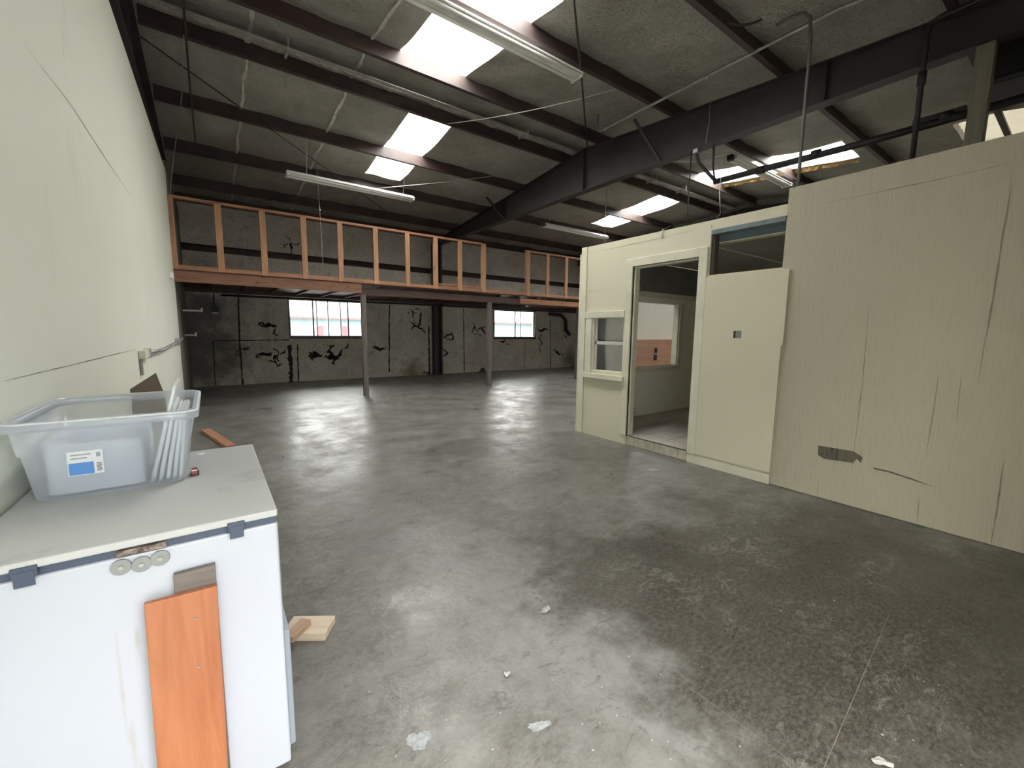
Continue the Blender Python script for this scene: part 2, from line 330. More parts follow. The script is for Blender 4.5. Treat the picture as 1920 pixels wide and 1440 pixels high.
# ------------------------------------------------------------------ setting
YB, XE, ZR, S1, S2, YR = 12.84, 12.75, 5.20, .079, .097, 6.2
def roofz(y, z0=ZR): return z0 - (S1*(YR-y) if y < YR else S2*(y-YR))
def lwx(y): return -.56 + .14/9.2*y

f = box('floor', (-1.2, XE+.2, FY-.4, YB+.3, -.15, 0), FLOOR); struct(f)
b = B()
for l in ([(1.48, 1.293), (1.497, .423), (1.50, -.3)], [(2.067, 1.352), (1.48, 1.293)], [(2.769, .763), (2.765, .475), (1.562, .377)]):
    for p, q in zip(l, l[1:]):
        d = Vector((q[0]-p[0], q[1]-p[1], 0)).normalized(); nn = Vector((-d.y, d.x, 0))*.0012
        k = int(max(2, (Vector(q)-Vector(p)).length/.07)); pv = None
        for i in range(k+1):
            c0 = Vector((p[0]+(q[0]-p[0])*i/k, p[1]+(q[1]-p[1])*i/k, .0012)); wv_ = random.uniform(.5, 1.2)
            cur = (b.verts.new(c0-nn*wv_), b.verts.new(c0+nn*wv_))
            if pv: b.faces.new((pv[0], pv[1], cur[1], cur[0]))
            pv = cur
obj('saw_cut_line', b, mat('pale_dust_in_saw_cut', (.20, .19, .16), .9), f)
g_ = G('outdoor_concrete'); struct(box('ground', (-30, 45, -40, FY-.4, -.25, -.06), g_.out(g_.ramp(g_.noise(.6, detail=8), .3, .7, (.15, .155, .16), (.20, .205, .21)), .9)))
struct(box('ground', (-30, 45, YB+.3, 60, -.25, -.06), bpy.data.materials['outdoor_concrete']))

# left wall: painted sheathing, then bare plywood below and behind the loft
b = B()
y0, y1 = FY-.05, 9.3
for (ya, yb, za, zb) in ((y0, y1, 0, 4.03),):
    v = [b.verts.new((lwx(y)+dx, y, z)) for dx in (-.12, 0) for y in (ya, yb) for z in (za, zb)]
    for ff in ((0,1,3,2),(4,6,7,5),(0,4,5,1),(2,3,7,6),(0,2,6,4),(1,5,7,3)): b.faces.new([v[i] for i in ff])
WL = struct(obj('wall_left', b, CREAM_L))
CRK = mat('dark_joint', (.19, .175, .14), .9)
b = B()
for wd, pts in LW: ribbon(b, pts, wd*1.2, 0, lambda y: lwx(y)+.0015)
obj('plywood_joint', b, CRK, WL)
b = B(); bx(b, -.62, -.405, 9.3, YB, 0, 4.18)
struct(obj('wall_left', b, PLYDARK))
# above the left wall, behind the end rafter
struct(box('wall_left', (-.95, -.80, FY-.1, YB+.1, 0, 5.3), PLYDARK))

# rear wall with two window openings
def wall_y(name, y0, y1, x0, x1, z0, z1, holes, m):
    xs = sorted({x0, x1, *[h[0] for h in holes], *[h[1] for h in holes]}); zs = sorted({z0, z1, *[h[2] for h in holes], *[h[3] for h in holes]})
    b = B()
    for xa, xb in zip(xs, xs[1:]):
        for za, zb in zip(zs, zs[1:]):
            if any(xa >= h[0]-1e-6 and xb <= h[1]+1e-6 and za >= h[2]-1e-6 and zb <= h[3]+1e-6 for h in holes): continue
            bx(b, xa, xb, y0, y1, za, zb)
    bmesh.ops.remove_doubles(b, verts=b.verts[:], dist=1e-5)
    return struct(obj(name, b, m))
def wall_x(name, x0, x1, y0, y1, z0, z1, holes, m):
    ys = sorted({y0, y1, *[h[0] for h in holes], *[h[1] for h in holes]}); zs = sorted({z0, z1, *[h[2] for h in holes], *[h[3] for h in holes]})
    b = B()
    for ya, yb in zip(ys, ys[1:]):
        for za, zb in zip(zs, zs[1:]):
            if any(ya >= h[0]-1e-6 and yb <= h[1]+1e-6 and za >= h[2]-1e-6 and zb <= h[3]+1e-6 for h in holes): continue
            bx(b, x0, x1, ya, yb, za, zb)
    bmesh.ops.remove_doubles(b, verts=b.verts[:], dist=1e-5)
    return struct(obj(name, b, m))
W1, W2 = (1.81, 3.75, 1.27, 2.23), (8.44, 10.32, 1.26, 2.20)
WB = wall_y('wall_back', YB, YB+.12, -.7, XE+.1, 0, 4.6, [W1, W2], REAR)
TEAR = mat('black_void_behind_tear', (.014, .013, .012), .95)
b = B()
for wd, pts in BWS: ribbon(b, pts, wd*.85, 1, YB-.004, False)
obj('insulation_joint', b, mat('dark_insulation_joint', (.035, .032, .03), .9), WB)
b = B()
rj = random.Random(5)
for wd, pts in TEARS:
    ribbon(b, pts, wd*1.25, 1, YB-.007)
    for k in range(3):      # little side rips
        p = rj.choice(pts); a_ = rj.uniform(0, 6.28); L = rj.uniform(.06, .2)
        ribbon(b, [p, (p[0]+L*math.cos(a_), p[1]+L*math.sin(a_)*.8), (p[0]+1.5*L*math.cos(a_+.5), p[1]+1.5*L*math.sin(a_+.5)*.8)], wd*.5, 1, YB-.0075)
obj('insulation_tear', b, TEAR, WB)
b = B(); 
for wd, pts in ((.03, [(5.02, 2.2), (5.03, .2)]), (.04, [(1.36, 2.2), (1.34, .3)]), (.03, [(9.05, 3.9), (9.05, 2.6)]), (.03, [(5.0, 4.2), (5.02, 2.6)]), (.03, [(.87, 3.9), (.88, 2.6)]), (.03, [(11.0, 2.1), (11.0, .9)]), (.025, [(3.3, 1.15), (3.3, .05)]), (.025, [(2.95, 3.9), (2.95, 2.6)])): ribbon(b, pts, wd, 1, YB-.005, False)
obj('seam_tape', b, TAPE, WB)
for x0, x1, z0, z1 in ((-.6, XE, 3.28, 3.42),):
    b = B(); bx(b, x0, x1, YB-.16, YB, z1-.006, z1); bx(b, x0, x1, YB-.01, YB-.001, z0, z1); bx(b, x0, x1, YB-.16, YB-.15, z1-.03, z1)
    bx(b, x0, x1, YB-.16, YB-.152, z1-.05, z1)
    obj('wall_girt', b, STEEL, WB)
def window(name, W, bars, thin):
    x0, x1, z0, z1 = W
    b = B(); t = .035
    bx(b, x0-t, x1+t, YB-.03, YB+.10, z0-t-.05, z0); bx(b, x0-t, x1+t, YB-.03, YB+.10, z1, z1+t); bx(b, x0-t, x0, YB-.03, YB+.10, z0, z1); bx(b, x1, x1+t, YB-.03, YB+.10, z0, z1)
    fr = struct(obj(name, b, ALU, bevel=.004))
    for x in bars: box('mullion', (x-.018, x+.018, YB+.02, YB+.06, z0, z1), ALU, fr, .003)
    for x in thin: box('security_bar', (x-.016, x+.016, YB+.075, YB+.105, z0, z1), ALU, fr)
    box('pane', (x0, x1, YB+.035, YB+.041, z0, z1), GLASS, fr)
    return fr
window('window_1', W1, (2.395, 3.335), (2.50, 2.80, 3.14))
window('window_2', W2, (9.40,), (9.70,))
box('window_ledge', (8.40, 10.36, YB-.05, YB-.005, 1.17, 1.21), STEEL, bpy.data.objects['window_2'])

# right end wall (beyond the last frame), front wall with the roll-up doorway
struct(box('wall_right', (XE, XE+.12, FY, YB+.1, 0, 5.3), mat('pale_end_wall', (.46, .45, .41), .7, var=.25)))
wall_y('wall_front', FY-.15, FY, -.95, XE+.1, 0, 5.0, [(DOORX0, DOORX1, 0, DOORZ)], CREAM)

# roof: insulation blankets between purlins with skylight strips cut out
SKY = [(2.33, 3.33, 3.0, 6.12), (2.98, 3.78, 7.15, 9.72), (9.60, 10.62, 3.1, 6.10), (9.95, 10.92, 7.15, 9.65)]
PUR = [-.35, 1.19, 2.74, 4.30, 5.88, 6.86, 8.47, 10.08, 11.70]
b = B()
xs = sorted({-.95, XE+.1, *[s[0] for s in SKY], *[s[1] for s in SKY], *[round(.02+.16*i, 3) for i in range(1, 79)]})
ys = sorted({FY-.15, YR, YB+.1, 1.72, *[s[2] for s in SKY], *[s[3] for s in SKY], *PUR, *[round(-.45+.13*i, 3) for i in range(0, 103)]})
def sagz(x, y):
    p = [a for a in [-.9]+PUR+[13.1]]
    for a, c in zip(p, p[1:]):
        if a <= y <= c: t = (y-a)/(c-a); s = math.sin(math.pi*t)*.035
    xx = ((x-.65) % 1.3)/1.3
    return roofz(y) - s*(.5+.5*math.sin(math.pi*xx)) + .01*math.sin(x*9+y*5)
V = {}
def gv(x, y):
    if (x, y) not in V: V[(x, y)] = b.verts.new((x, y, sagz(x, y)))
    return V[(x, y)]
def inhole(xa, xb, ya, yb):
    if xa >= 9.9 and ya >= FY-.2 and yb <= 1.73: return True
    return any(xa >= s[0]-1e-6 and xb <= s[1]+1e-6 and ya >= s[2]-1e-6 and yb <= s[3]+1e-6 for s in SKY)
for xa, xb in zip(xs, xs[1:]):
    for ya, yb in zip(ys, ys[1:]):
        if not inhole(xa, xb, ya, yb): b.faces.new((gv(xa, ya), gv(xb, ya), gv(xb, yb), gv(xa, yb)))
# skylight wells: sides of the blanket
be = [e for e in b.edges if e.is_boundary]
r_ = bmesh.ops.extrude_edge_only(b, edges=be)
for v_ in [q for q in r_['geom'] if isinstance(q, bmesh.types.BMVert)]: v_.co.z = roofz(v_.co.y) + .11
CE = struct(obj('ceiling', b, ROOF, smooth=False))
for x in (.65, 1.95, 4.55, 5.85, 7.15, 8.45, 11.05, 12.3):
    b = B(); pv = None
    for i in range(0, 100):
        y = FY + (YB-FY)*i/99; z = sagz(x, y)-.012-random.uniform(0, .012); h = random.uniform(.012, .03) if x < 4 else random.uniform(.003, .009)
        cur = (b.verts.new((x-h+.01*math.sin(i), y, z)), b.verts.new((x+h+.01*math.sin(i), y, z)))
        if pv: b.faces.new((pv[0], pv[1], cur[1], cur[0]))
        pv = cur
    obj('seam_tape', b, TAPE if x < 4 else SEAM2, CE)
# ribbed panels above the wells; the ribs run down the slope
def ribbed(x0, x1, y0, y1, dz, m, name, pitch=.17, amp=.016):
    b = B(); n = int((x1-x0)/.0425); rows = []
    yy = [y0, y1] if not (y0 < YR < y1) else [y0, YR, y1]
    for y in yy:
        rows.append([b.verts.new((x0+(x1-x0)*i/n, y, roofz(y)+dz+(amp if (i % 4) in (0, 1) else -amp*.3))) for i in range(n+1)])
    for r0, r1 in zip(rows, rows[1:]):
        for i in range(n): b.faces.new((r0[i], r0[i+1], r1[i+1], r1[i]))
    return struct(obj(name, b, m))
for i, s in enumerate(SKY):
    ribbed(s[0]-.05, s[1]+.05, s[2]-.05, s[3]+.05, .105, SKYL, 'window_%d' % (i+3))
    yc = (s[2]+s[3])/2; sl = math.atan(S1) if yc < YR else -math.atan(S2)
    portal(((s[0]+s[1])/2, yc, roofz(yc)+.16), (sl, 0, 0), s[1]-s[0]+.1, s[3]-s[2]+.1)
ribbed(9.8, XE+.1, FY-.15, 1.85, .09, PALEFG, 'ceiling')

# ------------------------------------------------------------------ office partition (plane x = 4.28)
XP = 4.28
WP = wall_x('wall_partition', XP, XP+.11, 1.74, 4.29, 0, 2.59, [(2.55, 3.41, 0, 2.235), (3.51, 4.05, .90, 1.62), (1.74, 2.44, 2.035, 2.49)], CREAM)
WT = wall_x('wall_partition', XP, XP+.14, FY, 1.74, .006, 2.72, [], CREAM_R)
b = B()
for wd, pts in RW:
    if pts[0][0] < 1.75: ribbon(b, pts, wd*1.3, 0, XP-.0015)
obj('siding_joint', b, CRK, WT)
b = B()
for poly in MARKS:
    vs = [b.verts.new((XP-.002, y, z)) for y, z in poly]; b.faces.new(vs)
bmesh.ops.triangulate(b, faces=b.faces[:])
g = G('charred_scrape'); n = g.n
c = g.ramp(g.noise(9, src=g.mp((1, 9, .5)), detail=6, rough=.8), .38, .52, (.022, .019, .016), (.13, .115, .09))
obj('dark_scrape', b, g.out(c, .9), WT)
b = B()
for wd, pts in RW:
    if pts[0][0] >= 1.75: ribbon(b, pts, wd*1.2, 0, XP-.0015)
obj('board_joint', b, CRK, WP)
# trim boards of the partition
b = B(); bx(b, XP-.018, XP, 4.19, 4.29, 0, 2.59); bx(b, XP-.02, XP+.09, 4.29, 4.315, 0, 2.50)
struct(obj('trim_1', b, CREAM_TRIM, bevel=.003))
b = B(); bx(b, XP-.02, XP+.13, 3.41, 3.50, .125, 2.33); bx(b, XP-.02, XP+.13, 2.455, 2.55, .10, 2.33); bx(b, XP-.02, XP+.13, 2.55, 3.41, 2.235, 2.33)
D1 = struct(obj('door_1', b, CREAM_TRIM, bevel=.004))
b = B(); bx(b, XP+.02, XP+.10, 3.385, 3.41, .125, 2.235); bx(b, XP+.02, XP+.10, 2.55, 2.562, .125, 2.235); bx(b, XP+.02, XP+.10, 2.562, 3.385, 2.215, 2.235)
obj('door_stop', b, CREAM_TRIM, D1, .002)
for z in (.38, 1.93):
    b = B()
    for k in range(3): bx(b, XP+.102, XP+.112, 3.375, 3.386, z+k*.035, z+k*.035+.022)
    obj('hinge', b, GALV, D1)
b = B(); bx(b, XP-.028, XP, 3.50, 4.19, 1.625, 1.71); bx(b, XP-.05, XP, 3.47, 4.19, .81, .875); bx(b, XP-.022, XP, 4.06, 4.17, .875, 1.625)
bx(b, XP, XP+.11, 4.03, 4.05, .90, 1.62); bx(b, XP, XP+.11, 3.51, 3.525, .90, 1.62); bx(b, XP, XP+.11, 3.525, 4.03, .90, .925)
WO = struct(obj('window_7', b, CREAM_TRIM, bevel=.004))
b = B(); bx(b, XP+.03, XP+.06, 3.525, 4.03, 1.27, 1.315); bx(b, XP+.03, XP+.06, 4.0, 4.03, .925, 1.62); bx(b, XP+.03, XP+.06, 3.525, 3.54, .925, 1.62)
obj('sash', b, mat('pale_grey_sash', (.50, .50, .46), .45), WO, .003)
box('pane', (XP+.043, XP+.048, 3.54, 4.0, .925, 1.62), GLASS, WO)
# step face and raised tiled floor
g = G('stone_look_tiles'); n = g.n
br = n.nodes.new('ShaderNodeTexBrick'); br.offset = 0; br.inputs['Scale'].default_value = 1.0; br.inputs['Mortar Size'].default_value = .006
br.inputs['Brick Width'].default_value = .33; br.inputs['Row Height'].default_value = .33
br.inputs['Color1'].default_value = (.42, .385, .32, 1); br.inputs['Color2'].default_value = (.37, .34, .285, 1); br.inputs['Mortar'].default_value = (.13, .115, .10, 1)
g.lk(g.mp((1, 1, 0), (.05, .03, 0)), br.inputs[0])
c = g.mix(g.math('MULTIPLY', g.ramp(g.noise(3, detail=10, rough=.8), .42, .62), .55), br.outputs[0], (.17, .145, .12))
TILE = g.out(c, .45)
FO = struct(box('floor_office', (XP+.012, 8.6, FY, 4.2, 0, .125), TILE))
b = B()
for ya, yb in ((2.56, 2.665), (2.67, 2.975), (2.98, 3.285), (3.29, 3.40)): bx(b, XP-.004, XP+.011, ya, yb, .004, .118)
obj('step_tile', b, mat('cream_step_tile', (.50, .465, .375), .45, var=.3, vscale=9), FO, .002)
box('step_edge', (XP-.006, XP+.012, 2.55, 3.41, .1185, .124), BLACK, FO)
struct(box('baseboard_partition', (XP-.012, XP, 1.69, 2.55, 0, .095), CREAM_TRIM, bevel=.002))
# plywood sheet over an old opening, with a cut-out for a switch box
b = B()
for ya, yb, za, zb in ((1.69, 2.05, .115, 2.015), (2.13, 2.455, .115, 2.015), (2.05, 2.13, .115, 1.385), (2.05, 2.13, 1.46, 2.015)): bx(b, XP-.018, XP-.001, ya, yb, za, zb)
bx(b, XP-.018, XP-.001, 1.675, 1.69, 1.33, 2.015)
bmesh.ops.remove_doubles(b, verts=b.verts[:], dist=1e-5)
t = tag(obj('plywood_sheet', b, CREAM), 'cream painted plywood sheet nailed over the wall right of the office doorway', 'board')
box('switch_cutout', (XP-.0155, XP-.0005, 2.052, 2.128, 1.387, 1.458), mat('grey_void_in_cutout', (.22, .22, .20), .8), t)
box('cutout_side', (XP-.0165, XP-.0005, 2.108, 2.128, 1.387, 1.458), mat('dark_void_in_cutout', (.04, .035, .03), .9), t)
# clerestory header
b = B(); bx(b, XP-.006, XP+.10, 1.745, 2.435, 2.445, 2.488)
HB = tag(obj('timber_header', b, BLUEGREY), 'blue grey painted timber header at the top of the small high opening', 'beam')
b = B(); bx(b, XP+.11, XP+.20, 1.60, 2.44, 2.375, 2.47)
obj('lower_plate', b, mat('darker_blue_grey_timber', (.10, .14, .155), .6), HB)
box('bottom_bead', (XP+.105, XP+.205, 1.60, 2.44, 2.368, 2.375), CREAM_TRIM, HB)
b = B(); bx(b, XP+.02, XP+.10, 2.405, 2.438, 2.04, 2.444); obj('side_jamb', b, mat('dark_brown_jamb', (.06, .05, .042), .7), HB)
# office interior
IN = wall_y('wall_office', 4.14, 4.24, XP+.11, 8.6, .125, 2.07, [(5.28, 6.44, .90, 1.91)], WHITE_IN)
b = B(); bx(b, XP+.12, 8.5, 4.125, 4.14, 1.99, 2.07); struct(obj('trim_2', b, CREAM_TRIM, bevel=.003))
b = B(); bx(b, 6.44, 6.53, 4.12, 4.25, .82, 1.93); bx(b, 5.1, 6.44, 4.12, 4.25, .82, .90); bx(b, 5.20, 5.28, 4.12, 4.25, .90, 1.93)
bx(b, 6.42, 6.438, 4.14, 4.24, .90, 1.91)
struct(obj('window_8', b, CREAM_TRIM, bevel=.003))
b = B(); bx(b, XP+.11, 8.6, 4.18, 4.185, 2.07, 2.52)
struct(obj('window_9', b, DUSTGL))
wall_y('wall_office', 5.55, 5.62, 6.5, 10.2, .0, 2.15, [], WHITE_IN)
b = B(); bx(b, 6.6, 9.0, 5.50, 5.545, .0, 1.30)
LPN = tag(obj('wall_panel', b, wood('salmon_hardboard', (.42, .22, .155), (.52, .30, .215), 'x', False, .6, .5)), 'salmon pink low hardboard panel seen through the office doorway and inner window', 'panel')
b = B(); bx(b, 7.72, 7.80, 5.49, 5.50, 1.02, 1.12); bx(b, 7.70, 7.80, 5.49, 5.50, .86, .98); obj('outlet_hole', b, BLACK, LPN)
struct(box('wall_office', (8.5, 8.6, FY, 4.2, 0, 2.53), WHITE_IN))
# office ceiling boards (open joint between two sheets)
g = G('grey_ceiling_board'); c = g.ramp(g.noise(1.2, detail=6), .35, .7, (.42, .41, .37), (.55, .54, .50)); GB = g.out(c, .7)
b = B(); bx(b, XP+.2, 8.5, 2.1, 2.93, 2.53, 2.56); bx(b, XP+.2, 8.5, 2.98, 4.2, 2.53, 2.56)
struct(obj('ceiling_office', b, GB))

# ------------------------------------------------------------------ steel frame
def rafter(x, label, cols, ytop0=-.5, brace=(), w=.17):
    t = thing('steel_rafter', label, 'beam'); ZT = 4.97
    zt = lambda y: ZT - (S1*(YR-y) if y < YR else S2*(y-YR))
    def prof(bm, x0, x1, lo, hi):
        ys = [FY+.02, YR, YB-.02]
        va = [[bm.verts.new((xx, y, f(y))) for y in ys for f in (lo, hi)] for xx in (x0, x1)]
        for i in (0, 2):
            for q in va: bm.faces.new((q[i], q[i+2], q[i+3], q[i+1]))
            bm.faces.new((va[0][i], va[0][i+2], va[1][i+2], va[1][i])); bm.faces.new((va[0][i+1], va[0][i+3], va[1][i+3], va[1][i+1]))
        bm.faces.new((va[0][0], va[0][1], va[1][1], va[1][0])); bm.faces.new((va[0][4], va[0][5], va[1][5], va[1][4]))
    zb = lambda y: 4.19
    b = B(); prof(b, x-.004, x+.004, zb, lambda y: zt(y)-.006); obj('web', b, RSTEEL, t)
    b = B(); prof(b, x-w/2, x+w/2, zb, lambda y: 4.202); obj('bottom_flange', b, RSTEEL, t)
    b = B(); prof(b, x-w/2, x+w/2, lambda y: zt(y)-.012, zt); obj('top_flange', b, RSTEEL, t)
    for y in (2.2, 6.2, 9.0):
        b = B(); bx(b, x-w/2+.01, x+w/2-.01, y-.004, y+.004, 4.2, zt(y)-.014); obj('stiffener_plate', b, RSTEEL, t)
    for y in brace:
        b = B(); tube(b, [(x-.42, y+.28, zt(y)+.02), (x-.05, y, 4.2)], .028, 4); obj('flange_brace', b, RSTEEL, t)
    for (ya, yb) in cols:
        b = B(); bx(b, x-.13, x+.13, ya, ya+.012, 0, 4.19); bx(b, x-.13, x+.13, yb-.012, yb, 0, 4.19); bx(b, x-.005, x+.005, ya+.012, yb-.012, 0, 4.19)
        obj('column', b, RSTEEL, t)
    return place(t, x, FY, 4.19)
rafter(6.20, 'large dark steel roof beam running from front to back across the middle', [], brace=(4.45, 8.9, 12.2))
b = B(); bx(b, 5.97, 6.03, 12.62, 12.83, 0, 4.19); bx(b, 6.20, 6.26, 12.62, 12.83, 0, 4.19); bx(b, 6.03, 6.20, 12.72, 12.735, 0, 4.19)
tag(obj('steel_column', b, RSTEEL), 'dark steel column standing against the rear wall between the two windows', 'column')
rafter(-.56, 'dark steel end beam along the top of the left wall', [], w=.22)
rafter(12.55, 'dark steel end beam over the far right side of the hall', [])

def purlin(y, label, x0=-.44, x1=12.50):
    # Z-section: web, bottom flange towards the camera, top flange away
    z = (4.978 - (S1*(YR-y) if y < YR else S2*(y-YR))) + .002
    H = .222
    prof = [(y-.065, z+.018), (y-.065, z), (y, z), (y, z+H), (y+.06, z+H), (y+.06, z+H-.018)]
    b = B(); A = [b.verts.new((x0, p[0], p[1])) for p in prof]; C = [b.verts.new((x1, p[0], p[1])) for p in prof]
    for i in range(5): b.faces.new((A[i], A[i+1], C[i+1], C[i]))
    o = obj('roof_purlin', b, STEEL); m = o.modifiers.new('solid', 'SOLIDIFY'); m.thickness = .003; m.offset = 0
    return tag(o, label, 'purlin', 'steel purlins under the roof')
purlin(1.19, 'dark steel purlin crossing the top right corner, nearest the camera')
purlin(2.74, 'dark steel purlin crossing right of the long grey conduit, near the top of the picture')
purlin(4.30, 'dark steel purlin carrying the near two-tube light beside the biggest skylight')
purlin(5.88, 'dark reddish steel purlin on the near side of the roof ridge')
purlin(6.86, 'dark steel purlin on the far side of the roof ridge')
purlin(8.47, 'dark steel purlin crossing between the two rear skylight panes')
purlin(10.08, 'dark steel purlin just behind the hanging left light fixture')
purlin(11.70, 'dark steel purlin above the wooden loft railing')
purlin(12.70, 'dark steel eave purlin along the top of the rear wall')
# ridge: torn strip of facing and flashing between the two ridge purlins
b = B(); pv = None
for i in range(0, 260):
    x = -.42 + 12.9*i/259; wz = .02*math.sin(x*7)+.016*math.sin(x*17+1)+random.uniform(-.008, .008)
    cur = [b.verts.new((x, 6.48, 5.01)), b.verts.new((x, 6.55, 5.015)), b.verts.new((x, 6.62, 5.025+wz*.4)), b.verts.new((x, 6.665, 5.06+wz))]
    if pv:
        for k in range(3): b.faces.new((pv[k], pv[k+1], cur[k+1], cur[k]))
    pv = cur
RF = obj('ridge_facing', b, FOIL); tag(RF, 'crumpled pale foil strip hanging along the roof ridge between two purlins', 'insulation strip')
b = B(); bx(b, -.42, 12.48, 6.40, 6.47, 4.99, 5.0); obj('flashing_edge', b, mat('pale_grey_flashing', (.34, .33, .30), .5, var=.4, vscale=4), RF)
for x in (1.05, 4.9, 8.7, 9.9):
    b = B(); bx(b, x-.012, x+.012, 6.38, 6.66, 4.98, 5.10); obj('hanger_clip', b, FOIL, RF)

# torn strip of yellow insulation beside the right skylight
b = B(); pv = None
for i in range(40):
    y = 3.15+2.8*i/39; cur = [b.verts.new((10.66+random.uniform(-.02, .02), y, roofz(y)-.01)), b.verts.new((10.76+random.uniform(-.03, .03), y, roofz(y)-.055-random.uniform(0, .03)))]
    if pv: b.faces.new((pv[0], pv[1], cur[1], cur[0]))
    pv = cur
tag(obj('torn_insulation', b, mat('yellow_fibre_insulation', (.55, .34, .12), .9, var=.5, vscale=12, bump=.8)), 'torn yellow strip of insulation beside the right hand skylight', 'insulation strip')

# tension rods and wires
def rod(name, pts, r, m, label, cat, n=8):
    b = B(); tube(b, pts, r, n); return tag(obj(name, b, m, smooth=True), label, cat)
fz = lambda y: (4.975 - (S1*(YR-y) if y < YR else S2*(y-YR))) - .03
rod('brace_rod', [(-.44, 7.02, fz(7.02)), (1.16, 8.5, fz(8.5)), (2.93, 10.13, fz(10.13)), (4.2, 11.28, fz(11.28))], .0085, BLACK, 'thin steel brace rod slanting from the left wall top past the left light', 'rod')
rod('brace_rod', [(6.1, 7.06, fz(7.06)), (4.49, 8.72, fz(8.72)), (2.92, 10.1, fz(10.1)), (1.0, 11.98, fz(11.98))], .0075, GALV, 'thin pale brace rod crossing the left light towards the loft', 'rod')
rod('brace_rod', [(6.10, 6.08, fz(6.1)), (4.2, 4.33, 4.78), (3.25, 3.48, 4.72), (1.5, 1.9, 4.58)], .013, RSTEEL, 'grey brace rod passing the right end of the biggest light fixture', 'rod')
rod('electrical_wire', sag((4.9, 4.35, 4.86), (3.45, 6.9, 4.93), .06), .006, mat('white_cable', (.6, .6, .56), .5), 'slack white cable strung below the ridge right of the skylights', 'wire')
rod('conduit_pipe', [(0, 3.6, 4.70), (0, 5.5, 4.78), (.0, 6.2, 4.86), (0, 7.8, 4.74), (.02, 9.4, 4.58)], .013, STEEL, 'thin dark conduit running back under the purlins beside the left wall', 'pipe')
rod('electrical_wire', [(-.02, 6.6, 4.83), (-.1, 7.6, 4.55), (-.27, 8.6, 4.05), (-.36, 9.1, 3.72), (-.40, 9.14, 3.1)], .005, GALV, 'thin pale wire dropping from the roof to the left end of the railing', 'wire')
b = B(); tube(b, [(5.4, 5.16, 4.97), (5.4, 5.16, 4.74), (5.4, 5.10, 4.705), (5.4, 5.0, 4.70), (5.4, 1.9, 4.72), (5.4, 1.0, 4.60)], .019, 12)
LC = tag(obj('conduit_pipe', b, GALV, smooth=True), 'long straight grey metal conduit below the roof, ending near the main beam', 'pipe')
for ya in (3.25, 4.96):
    b = B(); tube(b, [(5.4, ya, 4.70), (5.4, ya+.06, 4.70)], .025, 12); obj('coupling', b, GALV, LC, smooth=True)
b = B(); pts = [(5.05, 2.2, 4.80)] + [(5.30+.0, 2.2-.0, 4.80)]
tube(b, [(5.27, 2.42, 4.80), (5.29, 2.28, 4.815), (5.295, 2.16, 4.79), (5.30, 2.10, 4.72), (5.31, 2.08, 4.5), (5.31, 2.07, .13)], .017, 10)
tag(obj('conduit_pipe', b, mat('grey_conduit', (.17, .17, .165), .5, metal=.3), smooth=True), 'thin upright grey conduit with a bent top, in front of the main beam', 'pipe')
b = B(); tube(b, [(5.90, .4, 4.475), (5.90, 1.2, 4.475), (5.90, 1.27, 4.45), (5.90, 1.285, 4.37), (5.90, 1.285, 2.8)], .024, 12)
BP = tag(obj('conduit_pipe', b, BLACK, smooth=True), 'thick black upright conduit right of the bent grey one, bending back along the beam', 'pipe')
b = B(); tube(b, [(5.90, 1.285, 4.02), (5.90, 1.285, 3.9)], .036, 12); obj('coupling', b, BLACK, BP, smooth=True)
b = B(); tube(b, [(6.34, 3.62, 3.71), (6.34, 3.26, 3.70), (6.34, 1.83, 3.655), (6.34, .2, 3.655)], .04, 12)
SPp = tag(obj('sprinkler_pipe', b, BLACK, smooth=True), 'thick black horizontal pipe hung below the main beam above the tall wall', 'pipe')
for y in (3.0, 2.35, 1.2):
    b = B(); tube(b, [(6.34, y, 3.69), (6.34, y-.09, 3.687)], .052, 12); obj('coupling', b, BLACK, SPp, smooth=True)
box('pipe_bracket', (6.37, 6.47, 1.02, 1.42, 3.69, 3.76), BLACK, SPp)
b = B(); tube(b, [(6.16, 3.84, 4.185), (6.18, 3.80, 4.0), (6.28, 3.66, 3.80), (6.34, 3.60, 3.72)], .026, 10); tube(b, [(6.26, 3.62, 4.185), (6.28, 3.62, 3.9), (6.33, 3.61, 3.72)], .015, 8)
obj('flexible_hanger', b, mat('dark_mesh_conduit', (.10, .10, .10), .4, metal=.6, bump=1, bscale=160), SPp, smooth=True)
box('hanger_clamp', (6.10, 6.20, 3.78, 3.86, 4.13, 4.19), GALV, SPp, .004)
rod('cord', [(6.10, 3.63, 4.80), (6.095, 3.62, 4.5), (6.09, 3.65, 4.2)], .005, GALV, 'thin pale cord hanging across the web of the main beam', 'wire')
rod('hanger_rod', [(6.13, 3.90, 4.188), (6.13, 3.90, 2.6)], .009, RSTEEL, 'thin dark rod hanging from the beam down behind the low office wall', 'rod')
rod('electrical_wire', [(4.6, 2.55, 3.30), (4.60, 2.56, 2.95), (4.5, 2.48, 2.7), (4.34, 2.44, 2.60), (XP-.012, 2.442, 2.52)], .004, GALV, 'thin wire looping down to the corner of the small high opening', 'wire')
rod('electrical_wire', [(XP-.012, 3.02, 2.50), (XP-.014, 3.015, 2.60), (4.4, 3.0, 2.66)], .004, GALV, 'short wire end sticking over the top of the low office wall', 'wire')
rod('electrical_wire', [(7.5, 6.83, 4.92), (7.5, 6.83, 2.6)], .006, GALV, 'thin wire hanging beyond the low office wall below the far skylight', 'wire')
rod('cable', sag((6.12, 4.2, 4.13), (7.9, 4.36, 4.72), .05), .009, GALV, 'grey cable feeding the right hand light fixture', 'wire')
rod('pipe', sag((4.6, 2.6, 4.66), (4.9, 2.4, 4.70), .04), .012, RSTEEL, 'short bent conduit under the near purlin', 'pipe')
